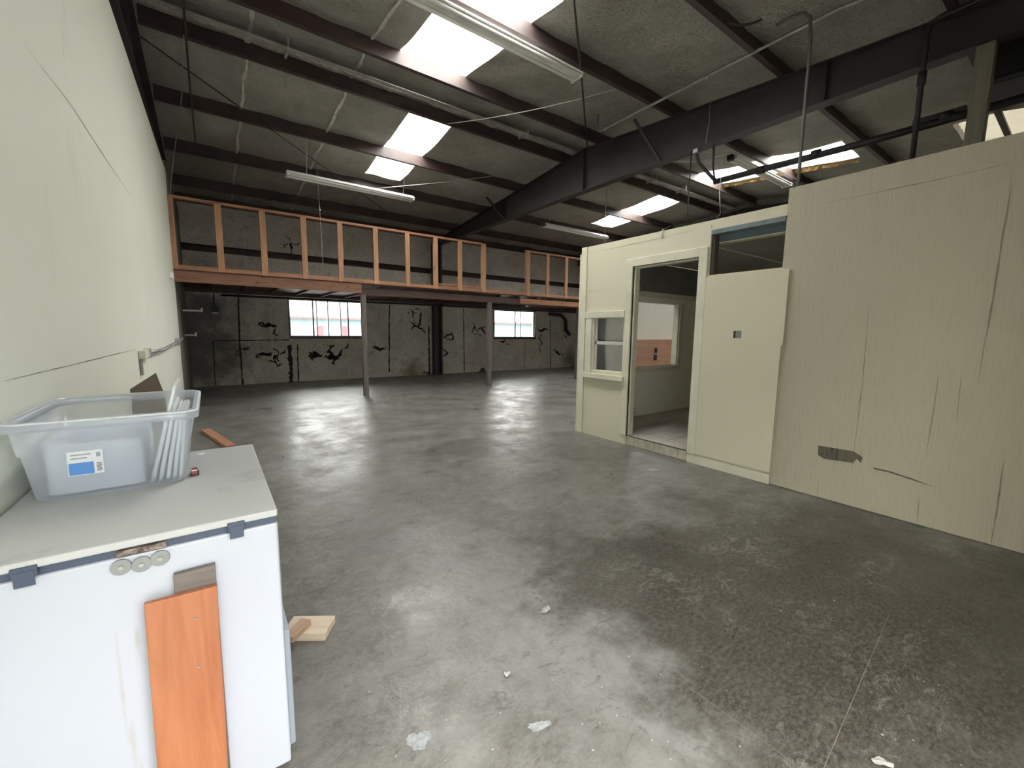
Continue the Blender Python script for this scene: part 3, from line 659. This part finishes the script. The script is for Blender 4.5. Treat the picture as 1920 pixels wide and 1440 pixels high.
# timber post carrying the beam, and duct
tag(box('timber_post', (6.135, 6.275, .84, .97, 0, 4.187), TANWOOD, bevel=.008), 'tan timber post under the main beam, rising behind the tall wall', 'post')
b = B(); bx(b, 6.5, 7.15, -.3, 1.0, 3.93, 4.46)
DU = tag(obj('heater_cabinet', b, BLACK, bevel=.03), 'black metal box hung beside the timber post below the roof', 'heater')
b = B(); bx(b, 6.45, 6.50, -.2, .9, 3.98, 4.02); bx(b, 6.45, 6.50, -.2, .9, 4.35, 4.40); obj('bracket', b, BLACK, DU)

# ------------------------------------------------------------------ fluorescent lights
TUBE = mat('white_fluorescent_tube', (.90, .90, .87), .3)
HOUS = mat('white_enamel_housing', (.78, .78, .74), .4, var=.2, vscale=5)
def fixture(x0, x1, y, z, label, rods=(), roofy=None):
    t = thing('fluorescent_light', label, 'light fixture', 'long fluorescent light fixtures')
    b = B(); xs = (x0, x1); pr = [(-.115, .03), (-.055, .085), (.055, .085), (.115, .03), (.105, .022), (.035, .05), (0, .03), (-.035, .05), (-.105, .022)]
    A = [b.verts.new((x0, y+p[0], z+p[1])) for p in pr]; C = [b.verts.new((x1, y+p[0], z+p[1])) for p in pr]
    for i in range(len(pr)): b.faces.new((A[i], A[(i+1) % 9], C[(i+1) % 9], C[i]))
    b.faces.new(A); b.faces.new(C[::-1]); obj('housing', b, HOUS, t)
    for s in (-1, 1):
        b = B(); tube(b, [(x0+.03, y+s*.07, z+.012), (x1-.03, y+s*.07, z+.012)], .019, 14); obj('tube', b, TUBE, t, smooth=True)
    for x in (x0+.015, x1-.015):
        b = B(); bx(b, x-.015, x+.015, y-.10, y+.10, z-.012, z+.055); obj('end_socket', b, HOUS, t, .004)
    for x in rods:
        yy = roofy or y; b = B(); tube(b, [(x, y, z+.085), (x, yy, 4.978-(S1*(YR-yy) if yy < YR else S2*(yy-YR)))], .005, 6); obj('hanging_rod', b, GALV, t)
    return place(t, (x0+x1)/2, y, z+.085)
fixture(1.70, 4.13, 4.33, 4.72, 'big two-tube white fluorescent light crossing in front of the near skylight', (2.1, 3.9), 4.33)
fixture(1.27, 3.60, 8.58, 4.10, 'white fluorescent light hanging on the left above the loft railing', (1.6, 3.4), 8.44)
fixture(7.25, 9.60, 8.70, 4.17, 'white fluorescent light hanging right of the main beam above the loft', (7.4, 9.3), 8.44)
fixture(8.25, 10.70, 4.40, 4.72, 'white fluorescent light above the tall wall beside the right skylight', (8.6, 10.3), 4.40)
b = B(); bx(b, 8.14, 8.24, 4.34, 4.44, 4.68, 4.78); tag(obj('junction_box', b, BLACK, bevel=.01), 'small dark electrical box at the left end of the right hand light', 'electrical box')
b = B(); bx(b, 7.08, 7.245, 8.66, 8.74, 4.17, 4.24); tube(b, [(6.75, 8.55, 4.35), (7.1, 8.7, 4.21)], .012, 6); tag(obj('junction_box', b, BLACK), 'small dark bracket at the left end of the light right of the beam', 'electrical box')
b = B(); tube(b, [(1.85, 9.0, 4.95), (1.88, 9.0, 3.75), (1.90, 9.0, 2.62)], .004, 6)
PC = tag(obj('pull_cord', b, GALV), 'thin pull cord hanging in front of the loft railing on the left', 'cord')
b = B(); bmesh.ops.create_uvsphere(b, u_segments=10, v_segments=8, radius=.016, matrix=Matrix.Translation((1.88, 9.0, 3.72))); obj('bead', b, TUBE, PC, smooth=True)

# ------------------------------------------------------------------ loft
YM = 9.20
for i, x in enumerate((2.74, 5.96, 9.18)):
    lab = ('grey timber loft post, leftmost of the three, beside the left window', 'grey timber loft post, middle of the three, left of the right window', 'grey timber loft post, rightmost of the three, beside the office corner')[i]
    tag(box('loft_post', (x-.05, x+.05, 9.26, 9.36, 0, 2.18), GREYWOOD, bevel=.004), lab, 'post', 'posts under the loft')
b = B(); bx(b, -.42, 12.5, YM, YB-.2, 2.395, 2.418)
tag(obj('loft_deck', b, DARKWOOD), 'dark plywood deck of the wooden loft along the rear wall', 'loft')
b = B(); bx(b, -.42, 2.68, YM, YM+.045, 2.215, 2.395)
tag(obj('loft_beam', b, wood('red_brown_rim_joist', (.17, .075, .045), (.33, .16, .095), 'x')), 'reddish brown timber beam under the left part of the loft railing', 'beam')
tag(box('loft_beam', (2.70, 12.5, 9.262, 9.31, 2.185, 2.33), DARKWOOD), 'dark timber beam resting on the loft posts', 'beam')
tag(box('loft_beam', (6.9, 12.5, 9.205, 9.258, 2.20, 2.335), PINE_X), 'orange pine beam below the right section of the loft railing', 'beam')
tag(box('loft_ledger', (-.40, 12.5, YB-.24, YB-.19, 2.30, 2.392), DARKWOOD), 'dark timber ledger carrying the loft in front of the rear wall', 'beam')
JP = box('loft_joist', (-.02, .02, 9.315, YB-.245, 2.335, 2.393), mat('brown_joist_timber', (.12, .065, .05), .7, var=.4))
ORD = ['first', 'second', 'third', 'fourth', 'fifth', 'sixth', 'seventh', 'eighth', 'ninth', 'tenth', 'eleventh', 'twelfth', 'thirteenth', 'fourteenth', 'fifteenth', 'sixteenth', 'seventeenth', 'eighteenth', 'nineteenth', 'twentieth']
for i in range(20):
    x = .1 + i*.62
    if x > 12.3: break
    j = JP if i == 0 else JP.copy()
    if i: COL.objects.link(j)
    j.location.x = x
    tag(j, 'dark timber joist under the loft deck, %s from the left wall' % ORD[i], 'joist', 'joists under the loft deck')
# dark pipe runs under the loft on the rear wall
rod('water_pipe', [(.30, 12.55, 2.25), (1.2, 12.55, 2.25), (5.9, 12.55, 2.262), (12.4, 12.55, 2.262)], .028, BLACK, 'dark pipe running along the rear wall just under the loft', 'pipe')
b = B(); tube(b, [(.15, 12.68, 2.36), (.15, 12.68, 1.98)], .013, 8); bx(b, .08, .23, 12.62, 12.74, 1.83, 1.98)
t = tag(obj('electrical_box', b, BLACK), 'black electrical box on a conduit in the dark left rear corner', 'electrical box'); box('white_base', (.10, .21, 12.63, 12.73, 1.80, 1.828), TUBE, t)

def railing(segs, x0, x1, studs, label, zb=2.42, zt=3.62, double=()):
    t = thing('loft_railing', label, 'railing')
    b = B(); bx(b, x0, x1, YM-.02, YM+.07, zt-.042, zt); obj('top_rail', b, PINE_X, t, .003)
    for xa, xb in segs:
        b = B(); bx(b, xa, xb, YM-.02, YM+.07, zb, zb+.075); obj('bottom_rail', b, PINE_X, t, .003)
    for i, x in enumerate(studs):
        w = .10
        b = B(); bx(b, x-w/2, x+w/2, YM-.028, YM+.016, zb, zt-.043); obj('stud', b, PINE_Z, t, .003)
        b = B(); bx(b, x-w/2+.01 if x < 5 else x-w/2, x+w/2, YM+.017, YM+.066, zb+.076, zt-.043)
        if x in double: obj('back_stud', b, PINE_Z, t, .003)
        else: b.free()
    for (xa, xb) in ((4.44, 4.96), (5.08, 5.64)) if x0 < 1 else ():
        b = B(); bx(b, xa, xb, YM+.02, YM+.06, zb+.10, zb+.14); obj('kick_rail', b, PINE_X, t, .003)
    return place(t, (x0+x1)/2, YM, zb)
st = [-.40, .255, .925, 1.61, 2.28, 3.0, 3.71, 4.40, 5.04, 5.72]
railing([(a+.052, c-.052) for a, c in zip(st, st[1:])], -.45, 5.77, st, 'long orange pine stud railing along the left part of the loft', double=(-.40, 3.0, 4.40, 5.72))
st2 = [7.13, 7.82, 8.53, 9.24, 9.95, 10.66, 11.4, 12.1]
railing([(a+.052, c-.052) for a, c in zip(st2, st2[1:])], 7.05, 12.2, st2, 'short orange pine stud railing section at the right end of the loft', double=(7.13,))
tag(box('curb_board', (5.78, 7.07, YM-.02, YM+.07, 2.419, 2.51), PINE_X, bevel=.003), 'low pine curb board closing the gap between the two railing sections', 'board')
# things hanging under the loft
b = B(); tube(b, [(7.42, 9.6, 2.39), (7.42, 9.6, 2.20)], [.012, .010], 8); tube(b, [(7.42, 9.6, 2.215), (7.42, 9.6, 2.19), (7.42, 9.6, 2.15)], [.015, .045, .055], 12)
tag(obj('hanging_lamp', b, mat('white_lamp_shade', (.75, .75, .75), .4), smooth=True), 'small white lamp holder under the loft in front of the right window', 'lamp')
for i, (x, dx) in enumerate(((4.52, .03), (6.05, 0), (6.32, 0), (7.0, 0))):
    b = B(); tube(b, [(x, 9.8, 2.39), (x+dx, 9.8, 2.24)], .011, 8)
    tag(obj('hanging_hook', b, TUBE), ('small white hook under the loft midway between the left two posts', 'small pale hook under the loft left of the steel column', 'small pale hook under the loft just right of the steel column', 'small pale hook under the loft left of the middle post')[i], 'hook', 'hooks under the loft')
b = B(); tube(b, [(11.0, 12.74, 2.16), (11.6, 12.74, 2.14), (11.85, 12.74, 1.95), (11.9, 12.74, 1.55), (12.1, 12.74, 1.35)], .07, 10)
tag(obj('duct_pipe', b, BLACK, smooth=True), 'black bent duct hanging on the rear wall right of the right window', 'pipe')
# fittings on the left wall
b = B(); bx(b, lwx(4.75), lwx(4.75)+.045, 4.63, 4.95, 1.165, 1.235)
t = tag(obj('junction_box', b, CREAM_TRIM, bevel=.005), 'cream junction box on the left wall joint above the storage tub', 'electrical box')
b = B(); bx(b, lwx(5)-.0, lwx(5)+.05, 4.95, 5.02, 1.16, 1.24); obj('end_fitting', b, GALV, t); b = B(); bx(b, lwx(4.7)+.002, lwx(4.7)+.02, 4.64, 4.69, 1.03, 1.165); obj('drip_stain_strip', b, mat('grey_strip', (.3, .3, .27), .7), t)
b = B(); tube(b, [(lwx(5)+.03, 5.0, 1.20), (lwx(6)+.035, 6.2, 1.185), (lwx(7.5)+.035, 7.6, 1.21), (lwx(8.5)+.035, 8.6, 1.225), (lwx(9.2)+.04, 9.28, 1.26)], .016, 8)
t = tag(obj('conduit_pipe', b, GALV, smooth=True), 'thin conduit running back along the left wall from the junction box', 'pipe')
b = B(); bx(b, lwx(8.3)+.002, lwx(8.3)+.06, 8.28, 8.36, 1.16, 1.27); obj('clip', b, GALV, t)
b = B(); bx(b, lwx(8.4), lwx(8.4)+.05, 8.3, 8.42, 2.18, 2.27); tag(obj('doorbell_box', b, TUBE, bevel=.01), 'small white box high on the left wall just before the loft', 'electrical box')
for z, ln, lab in ((1.78, .33, 'pale shelf bracket, upper one, under the loft at the left'), (1.28, .2, 'pale shelf bracket, lower one, under the loft at the left')):
    b = B(); bx(b, -.405, -.405+ln, 10.9, 10.94, z, z+.03)
    t = tag(obj('shelf_bracket', b, TUBE), lab, 'bracket', 'shelf brackets'); b = B(); bx(b, -.405+ln-.03, -.405+ln, 10.88, 10.96, z-.01, z+.07); obj('bracket_tip', b, TUBE, t)

# ------------------------------------------------------------------ chest freezer by the left wall
FZ = thing('chest_freezer', 'white chest freezer in the left foreground with a plank screwed to its front', 'freezer')
LID = paint('grimy_white_enamel_lid', (.52, .53, .53), (.44, .45, .44), (1, 1, 1), 20, .06, .55)
g = G('white_enamel_front')
c = g.mix(g.math('MULTIPLY', g.ramp(g.noise(2.2, detail=8), .45, .75), .18), (.48, .51, .58), (.42, .43, .475))
for y_, z_, ry, rz in ((-.245, .48, .006, .20), (-.235, .30, .009, .10), (-.225, .20, .008, .06), (-.205, .60, .008, .05)):
    c = g.mix(g.math('MULTIPLY', g.blob((y_, 1.402, z_), (ry, 1, rz), .9, .25), .55), c, (.40, .37, .34))
c = g.mix(g.math('MULTIPLY', g.ramp(g.noise(28, detail=4), .70, .74), .5), c, (.45, .42, .38))
ENAM = g.out(c, .35)
SEAL = mat('dark_blue_grey_gasket', (.055, .075, .12), .45)
FX0, FX1, FY0, FY1 = -.520, .133, 1.402, 2.296
b = B(); bx(b, FX0, FX1+.004, FY0+.02, FY1-.01, .03, .828); obj('body', b, mat('grey_white_side', (.42, .45, .50), .5), FZ, .008)
b = B(); bx(b, FX0, FX1+.022, FY0+.05, FY1-.02, .02, .44); obj('compressor_housing', b, mat('blue_grey_side_panel', (.30, .34, .40), .5), FZ, .006)
b = B(); bx(b, FX0, FX1, FY0, FY0+.02, .012, .836); obj('front_panel', b, ENAM, FZ, .006)
b = B(); bx(b, FX0+.01, FX1-.001, FY0+.008, FY1-.01, .837, .857); obj('door_gasket', b, SEAL, FZ)
b = B(); bx(b, FX0, FX1+.002, FY0-.004, FY1, .858, .880); obj('lid', b, LID, FZ, .005)
for x0, x1 in ((-.405, -.362), (.008, .050)):
    b = B(); bx(b, x0, x1, FY0-.011, FY0+.006, .845, .868); bx(b, x0+.004, x1-.004, FY0-.013, FY0-.011, .822, .858); obj('lid_catch', b, SEAL, FZ, .003)
b = B(); bx(b, -.227, -.128, FY0-.008, FY0+.006, .840, .855); obj('rusty_latch', b, mat('rusty_metal', (.10, .065, .05), .6, metal=.4, var=.6, vscale=60, col2=(.4, .36, .34)), FZ, .002, label='rusty metal latch in the lid gap')
for x, z in ((-.2205, .813), (-.181, .808), (-.143, .813)):
    b = B(); tube(b, [(x, FY0-.009, z), (x, FY0-.001, z)], .0205, 28); d = obj('round_bumper', b, mat('cloudy_clear_plastic', (.25, .27, .265), .2), FZ, .002)
    b = B(); tube(b, [(x, FY0-.013, z), (x, FY0-.0095, z)], .0055, 12); obj('screw', b, GALV, d)
def board(pr, y0, y1, m, name, label):
    b = B(); A = [b.verts.new((x, y0, z)) for x, z in pr]; C = [b.verts.new((x, y1, z)) for x, z in pr]
    for i in range(len(pr)): b.faces.new((A[i], A[(i+1) % len(pr)], C[(i+1) % len(pr)], C[i]))
    b.faces.new(A); b.faces.new(C[::-1]); return obj(name, b, m, FZ, .002, label=label)
board([(-.119, .762), (-.027, .763), (-.03, .09), (-.122, .09)], FY0-.022, FY0-.002, ENDPLY, 'backing_board', 'grey backing board')
fb = board([(-.181, .712), (-.026, .708), (-.029, .50), (-.031, .30), (-.037, .05), (-.190, .05), (-.186, .35)], FY0-.040, FY0-.023, ORANGEPLY, 'front_board', 'orange stained board')
for x, z in ((-.079, .632), (-.081, .488)):
    b = B(); tube(b, [(x, FY0-.0425, z), (x, FY0-.039, z)], .0035, 10); obj('screw', b, GALV, fb)
place(FZ, -.2, 1.9, 0)

# ------------------------------------------------------------------ storage tub with lids on the freezer
g = G('clear_milky_plastic'); n = g.n
tr = n.nodes.new('ShaderNodeBsdfTransparent'); tr.inputs[0].default_value = (.93, .95, .97, 1)
di = n.nodes.new('ShaderNodeBsdfDiffuse'); di.inputs[0].default_value = (.82, .86, .92, 1)
tl = n.nodes.new('ShaderNodeBsdfTranslucent'); tl.inputs[0].default_value = (.82, .86, .92, 1)
gl = n.nodes.new('ShaderNodeBsdfGlossy'); gl.inputs['Roughness'].default_value = .18
m0 = n.nodes.new('ShaderNodeMixShader'); m1 = n.nodes.new('ShaderNodeMixShader'); m2 = n.nodes.new('ShaderNodeMixShader'); lw_ = n.nodes.new('ShaderNodeLayerWeight'); lw_.inputs[0].default_value = .35
m0.inputs[0].default_value = .5; g.lk(di.outputs[0], m0.inputs[1]); g.lk(tl.outputs[0], m0.inputs[2])
a = g.math('ADD', g.math('MULTIPLY', lw_.outputs['Facing'], .50), .30, True); g.lk(a, m1.inputs[0]); g.lk(tr.outputs[0], m1.inputs[1]); g.lk(m0.outputs[0], m1.inputs[2])
m2.inputs[0].default_value = .07; g.lk(m1.outputs[0], m2.inputs[1]); g.lk(gl.outputs[0], m2.inputs[2]); g.lk(m2.outputs[0], n.nodes['Material Output'].inputs[0])
CLEAR = g.m
RIMM = mat('thick_milky_plastic_rim', (.85, .88, .91), .3)
TB = thing('storage_tub', 'clear plastic storage tub standing on the white freezer', 'storage tub')
def rring(bm, x0, x1, y0, y1, z, r, n=6):
    P = []
    for cx, cy, a0 in ((x1-r, y1-r, 0), (x0+r, y1-r, 90), (x0+r, y0+r, 180), (x1-r, y0+r, 270)):
        for k in range(n+1): a = math.radians(a0+90*k/n); P.append(bm.verts.new((cx+r*math.cos(a), cy+r*math.sin(a), z)))
    return P
def loft(bm, rings, closed=False):
    for A, C in zip(rings, rings[1:]):
        N = len(A)
        for i in range(N): bm.faces.new((A[i], A[(i+1) % N], C[(i+1) % N], C[i]))
T = dict(b=(-.468, -.100, 1.832, 2.265), t=(-.494, -.070, 1.800, 2.38)); z0, z1 = .882, 1.125
def lerp4(k, pad=0): return [T['b'][0]+(T['t'][0]-T['b'][0])*k-pad, T['b'][1]+(T['t'][1]-T['b'][1])*k+pad, T['b'][2]+(T['t'][2]-T['b'][2])*k-pad, T['b'][3]+(T['t'][3]-T['b'][3])*k+pad]
b = B(); R = [rring(b, *lerp4(k, p_), z0+(z1-z0)*k, .045) for k, p_ in ((0, -.012), (.03, 0), (.62, 0), (.64, .006), (1, .006))]; loft(b, R); b.faces.new(R[0][::-1])
o = obj('tub_body', b, CLEAR, TB, smooth=True)
b = B(); R = [rring(b, *lerp4(1, p_), z, .05) for p_, z in ((.006, z1-.012), (.022, z1-.010), (.024, z1+.012), (.012, z1+.020), (.004, z1+.018), (.003, z1-.012))]; loft(b, R+[R[0]]) 
obj('rim', b, RIMM if False else CLEAR, TB, smooth=True)
b = B(); R = [rring(b, *lerp4(1, p_), z, .05) for p_, z in ((.018, z1+.010), (.022, z1+.014), (.018, z1+.018), (.012, z1+.014))]; loft(b, R+[R[0]]); obj('rim_edge', b, RIMM, TB, smooth=True)
# sticker on the front: white with a blue block and grey lines (small print is not legible)
ys = 1.8065
b = B(); bx(b, -.378, -.298, ys-.004, ys-.002, .964, 1.040)
lb = obj('sticker', b, mat('white_sticker', (.78, .80, .82), .5), TB, label='white and blue product sticker')
lb.rotation_euler = (0, 0, 0)
b = B(); bx(b, -.376, -.320, ys-.0048, ys-.0042, .966, 1.004); obj('blue_block', b, mat('blue_print', (.10, .30, .72), .5), lb)
b = B()
for k, (xa, xb) in enumerate(((-.370, -.325), (-.370, -.334))): bx(b, xa, xb, ys-.0046, ys-.0041, 1.027-.011*k, 1.031-.011*k)
bx(b, -.313, -.303, ys-.0046, ys-.0041, 1.018, 1.032); obj('grey_print', b, mat('grey_print', (.35, .40, .46), .6), lb)
b = B()
for k in range(7): bx(b, -.314, -.302, ys-.0046, ys-.0041, .972+k*.004, .974+k*.004)
obj('barcode', b, mat('dark_print', (.08, .10, .14), .6), lb)
place(TB, -.3, 2.1, z0)
# smaller white bin inside the tub
b = B()
R = [rring(b, -.447+q, -.212-q*.2, 1.875-q, 2.235, z, .03) for q, z in ((0, .890), (.0, 1.045), (-.010, 1.050))]; loft(b, R); b.faces.new(R[0][::-1])
R2 = [rring(b, -.443, -.216, 1.885, 2.225, z, .03) for z in (1.048, .896)]; loft(b, [R[-1]]+R2); b.faces.new(R2[-1])
tag(obj('plastic_bin', b, mat('bluish_white_plastic', (.78, .81, .90), .45), smooth=False), 'smaller bluish white plastic bin inside the clear tub', 'bin')
# lids leaning in the right side of the tub
labs = ['tallest white plastic lid leaning out of the tub, leftmost of the lids', 'white plastic lid in the tub, second from the left', 'white plastic lid in the tub, middle one of the five', 'white plastic lid in the tub, fourth from the left', 'white plastic lid in the tub, rightmost, against its side']
LIDM = mat('grey_white_plastic_lid', (.82, .85, .88), .4, var=.05)
for i, (x, tilt, hh) in enumerate(((-.198, 14, .35), (-.177, 12, .27), (-.157, 10.5, .25), (-.139, 9, .25), (-.121, 7, .25))):
    b = B(); R = []
    for dx, ins in ((0, .006), (.003, 0), (.009, 0), (.012, .006)):
        ring = rring(b, 0+ins, hh-ins, -.15+ins, .15-ins, 0, .03)
        for v_ in ring: v_.co = Vector((dx, v_.co.y, v_.co.x))
        R.append(ring)
    loft(b, R); b.faces.new(R[0]); b.faces.new(R[-1])
    o = obj('tub_lid', b, LIDM); o.location = (x, 2.005, .889); o.rotation_euler = (0, math.radians(tilt), 0)
    tag(o, labs[i], 'lid', 'white lids standing in the tub')
# small red thing, paper scrap
t = thing('toy_car', 'small dark red toy car on the freezer beside the tub', 'toy')
b = B(); bx(b, -.086, -.066, 1.89, 1.94, .884, .895); bx(b, -.085, -.067, 1.903, 1.930, .895, .904); obj('body', b, mat('dark_red_plastic', (.30, .03, .045), .25), t, .003)
b = B(); bx(b, -.084, -.068, 1.901, 1.904, .896, .902); obj('windscreen', b, mat('white_plastic', (.7, .7, .7), .3), t)
for x in (-.087, -.065):
    for y in (1.90, 1.93):
        b = B(); tube(b, [(x-.002, y, .8855), (x+.002, y, .8855)], .005, 10); obj('wheel', b, BLACK, t)
place(t, -.076, 1.915, .8805)
tag(box('paper_scrap', (-.072, -.048, 2.205, 2.225, .8805, .8825), TUBE), 'tiny white paper scrap on the freezer lid behind the toy car', 'paper')
# cardboard leaning on the left wall behind the tub
b = B(); pr = [(-.485, .003), (-.487, .985), (-.338, 1.095), (-.300, .93), (-.24, .003)]
A = [b.verts.new((x, 4.02+.1*(x+.5), z)) for x, z in pr]; C = [b.verts.new(v_.co+Vector((0, .008, 0))) for v_ in A]
b.faces.new(A); b.faces.new(C[::-1])
for i in range(5): b.faces.new((A[i], A[(i+1) % 5], C[(i+1) % 5], C[i]))
CB = tag(obj('cardboard_sheet', b, mat('brown_cardboard', (.20, .15, .115), .85, var=.2)), 'brown cardboard sheet standing against the left wall behind the tub', 'cardboard')


# ------------------------------------------------------------------ things on the floor
def beam(name, c, L, W, H, az, m, label, cat, tilt=0):
    b = B(); bx(b, -L/2, L/2, -W/2, W/2, 0, H); o = obj(name, b, m, bevel=.003); o.location = c; o.rotation_euler = (0, math.radians(tilt), math.radians(az)); return tag(o, label, cat)
beam('wood_offcut', (.297, 2.035, .0), .20, .125, .038, -34, PALEPINE, 'pale pine offcut lying flat on the floor right of the freezer', 'wood piece')
beam('wood_offcut', (.245, 2.00, .0385), .12, .05, .03, 42, wood('brown_pine_offcut', (.30, .19, .12), (.48, .33, .23), 'x', False), 'brown wood offcut lying slantwise on the pale one beside the freezer', 'wood piece')
beam('wood_offcut', (.005, 6.52, .0), 1.2, .10, .04, 102, PINE_X, 'brown board lying on the floor beyond the freezer', 'wood piece')
def leaf(x, y, r, az, label, m, sx=1.8):
    b = B(); N = 16; c = b.verts.new((0, 0, .008)); P = []
    for k in range(N):
        a = 2*math.pi*k/N; rr = r*(1+.15*math.sin(3*a+x*9)+.08*math.sin(5*a)); P.append(b.verts.new((rr*sx*math.cos(a), rr*math.sin(a), .003+.004*math.cos(2*a)**2)))
    for k in range(N): b.faces.new((c, P[k], P[(k+1) % N]))
    o = obj('dry_leaf' if m is LEAF else 'floor_debris', b, m); o.location = (x, y, 0); o.rotation_euler = (0, 0, az); s = o.modifiers.new('s', 'SOLIDIFY'); s.thickness = .0015; s.offset = 1
    return tag(o, label, 'leaf' if m is LEAF else 'debris')
LEAF = mat('pale_dry_leaf', (.42, .41, .37), .7, var=.3, vscale=30); CHIP = mat('white_paint_chip', (.40, .40, .39), .7)
leaf(1.32, 1.51, .016, .3, 'pale dry leaf lying on the floor in the middle foreground', LEAF, 2.2)
leaf(.92, 1.29, .011, .2, 'small pale flake on the floor left of the dry leaf', CHIP, 1.3)
leaf(1.74, .27, .014, -.9, 'pale dry leaf at the very bottom edge of the picture', LEAF, 2.2)
for i, (x, y, r, sx, lb_) in enumerate(((.506, 1.235, .034, 1.15, 'round white plaster patch on the floor near the freezer'), (.885, 1.035, .018, 2.3, 'long ragged white plaster patch in the bottom middle'), (3.71, 2.58, .028, 2.4, 'pale worn patch on the floor in front of the office step'))):
    b = B(); N = 40; P = []
    for k in range(N):
        a = 2*math.pi*k/N; rr = r*(1+random.uniform(-.16, .16)+.15*math.sin(3*a+i)); P.append(b.verts.new((rr*sx*math.cos(a), rr*math.sin(a), .0012)))
    b.faces.new(P); o = obj('plaster_patch', b, mat('plaster_on_floor', (.36, .38, .40), .8, var=.35, vscale=60)); o.location = (x, y, 0); o.rotation_euler = (0, 0, -.35); tag(o, lb_, 'plaster patch')
rs = random.Random(3)
SP = [(1.06, 1.16), (.80, 1.16), (.70, 1.06), (1.12, 1.1), (1.20, 1.02), (1.30, 1.28), (1.02, .95), (1.27, .86), (.62, 1.25), (.55, 1.12), (1.35, .80), (1.42, 1.06), (.98, .86), (1.6, .72), (.77, .93), (1.15, .9), (1.45, .92)]
for i, (x, y) in enumerate(SP):
    r = rs.uniform(.0012, .0034); b = B(); bmesh.ops.create_icosphere(b, subdivisions=1, radius=r); 
    for v_ in b.verts: v_.co = Vector((v_.co.x*rs.uniform(.8, 1.8), v_.co.y, max(v_.co.z*.5, -r*.3)+r*.3))
    o = obj('paint_chip', b, CHIP); o.location = (x, y, 0); tag(o, 'tiny white paint chip among others scattered on the foreground floor', 'debris', 'white chips on the foreground floor')

# ------------------------------------------------------------------ outside, seen through the rear windows
NB = thing('neighbour_building', 'pale neighbouring building with red doors beyond the rear windows', 'building')
box('wall', (-14, 64, 34, 34.3, -.06, 2.30), mat('pale_blue_white_wall', (.17, .23, .24), .8), NB)
box('roof', (-14.5, 64.5, 33.4, 37, 2.42, 2.5), mat('white_roof', (.8, .8, .8), .6), NB)
box('fascia', (-14.5, 64.5, 33.36, 33.4, 2.28, 2.42), mat('red_fascia', (.35, .05, .045), .6), NB)
for x in (6.55, 8.35): box('door', (x, x+.45, 33.93, 33.99, -.05, 1.75), mat('red_door', (.34, .05, .06), .6), NB)
place(NB, 10, 34, 0)
OB = thing('doorway_sky_blocker', 'unseen facade added across the yard to block sky from the front doorway', 'building')  # out of view, added so less sky light enters the front doorway
box('wall', (-25, 30, -13, -12.7, -.06, 9.0), mat('blocker_facade', (.24, .26, .28), .85, var=.15), OB)
box('blocker_top', (-25.2, 30.2, -13, -12.5, 9.0, 9.2), mat('grey_blocker_top', (.3, .3, .3), .7), OB)
place(OB, 2, -12.8, 0)
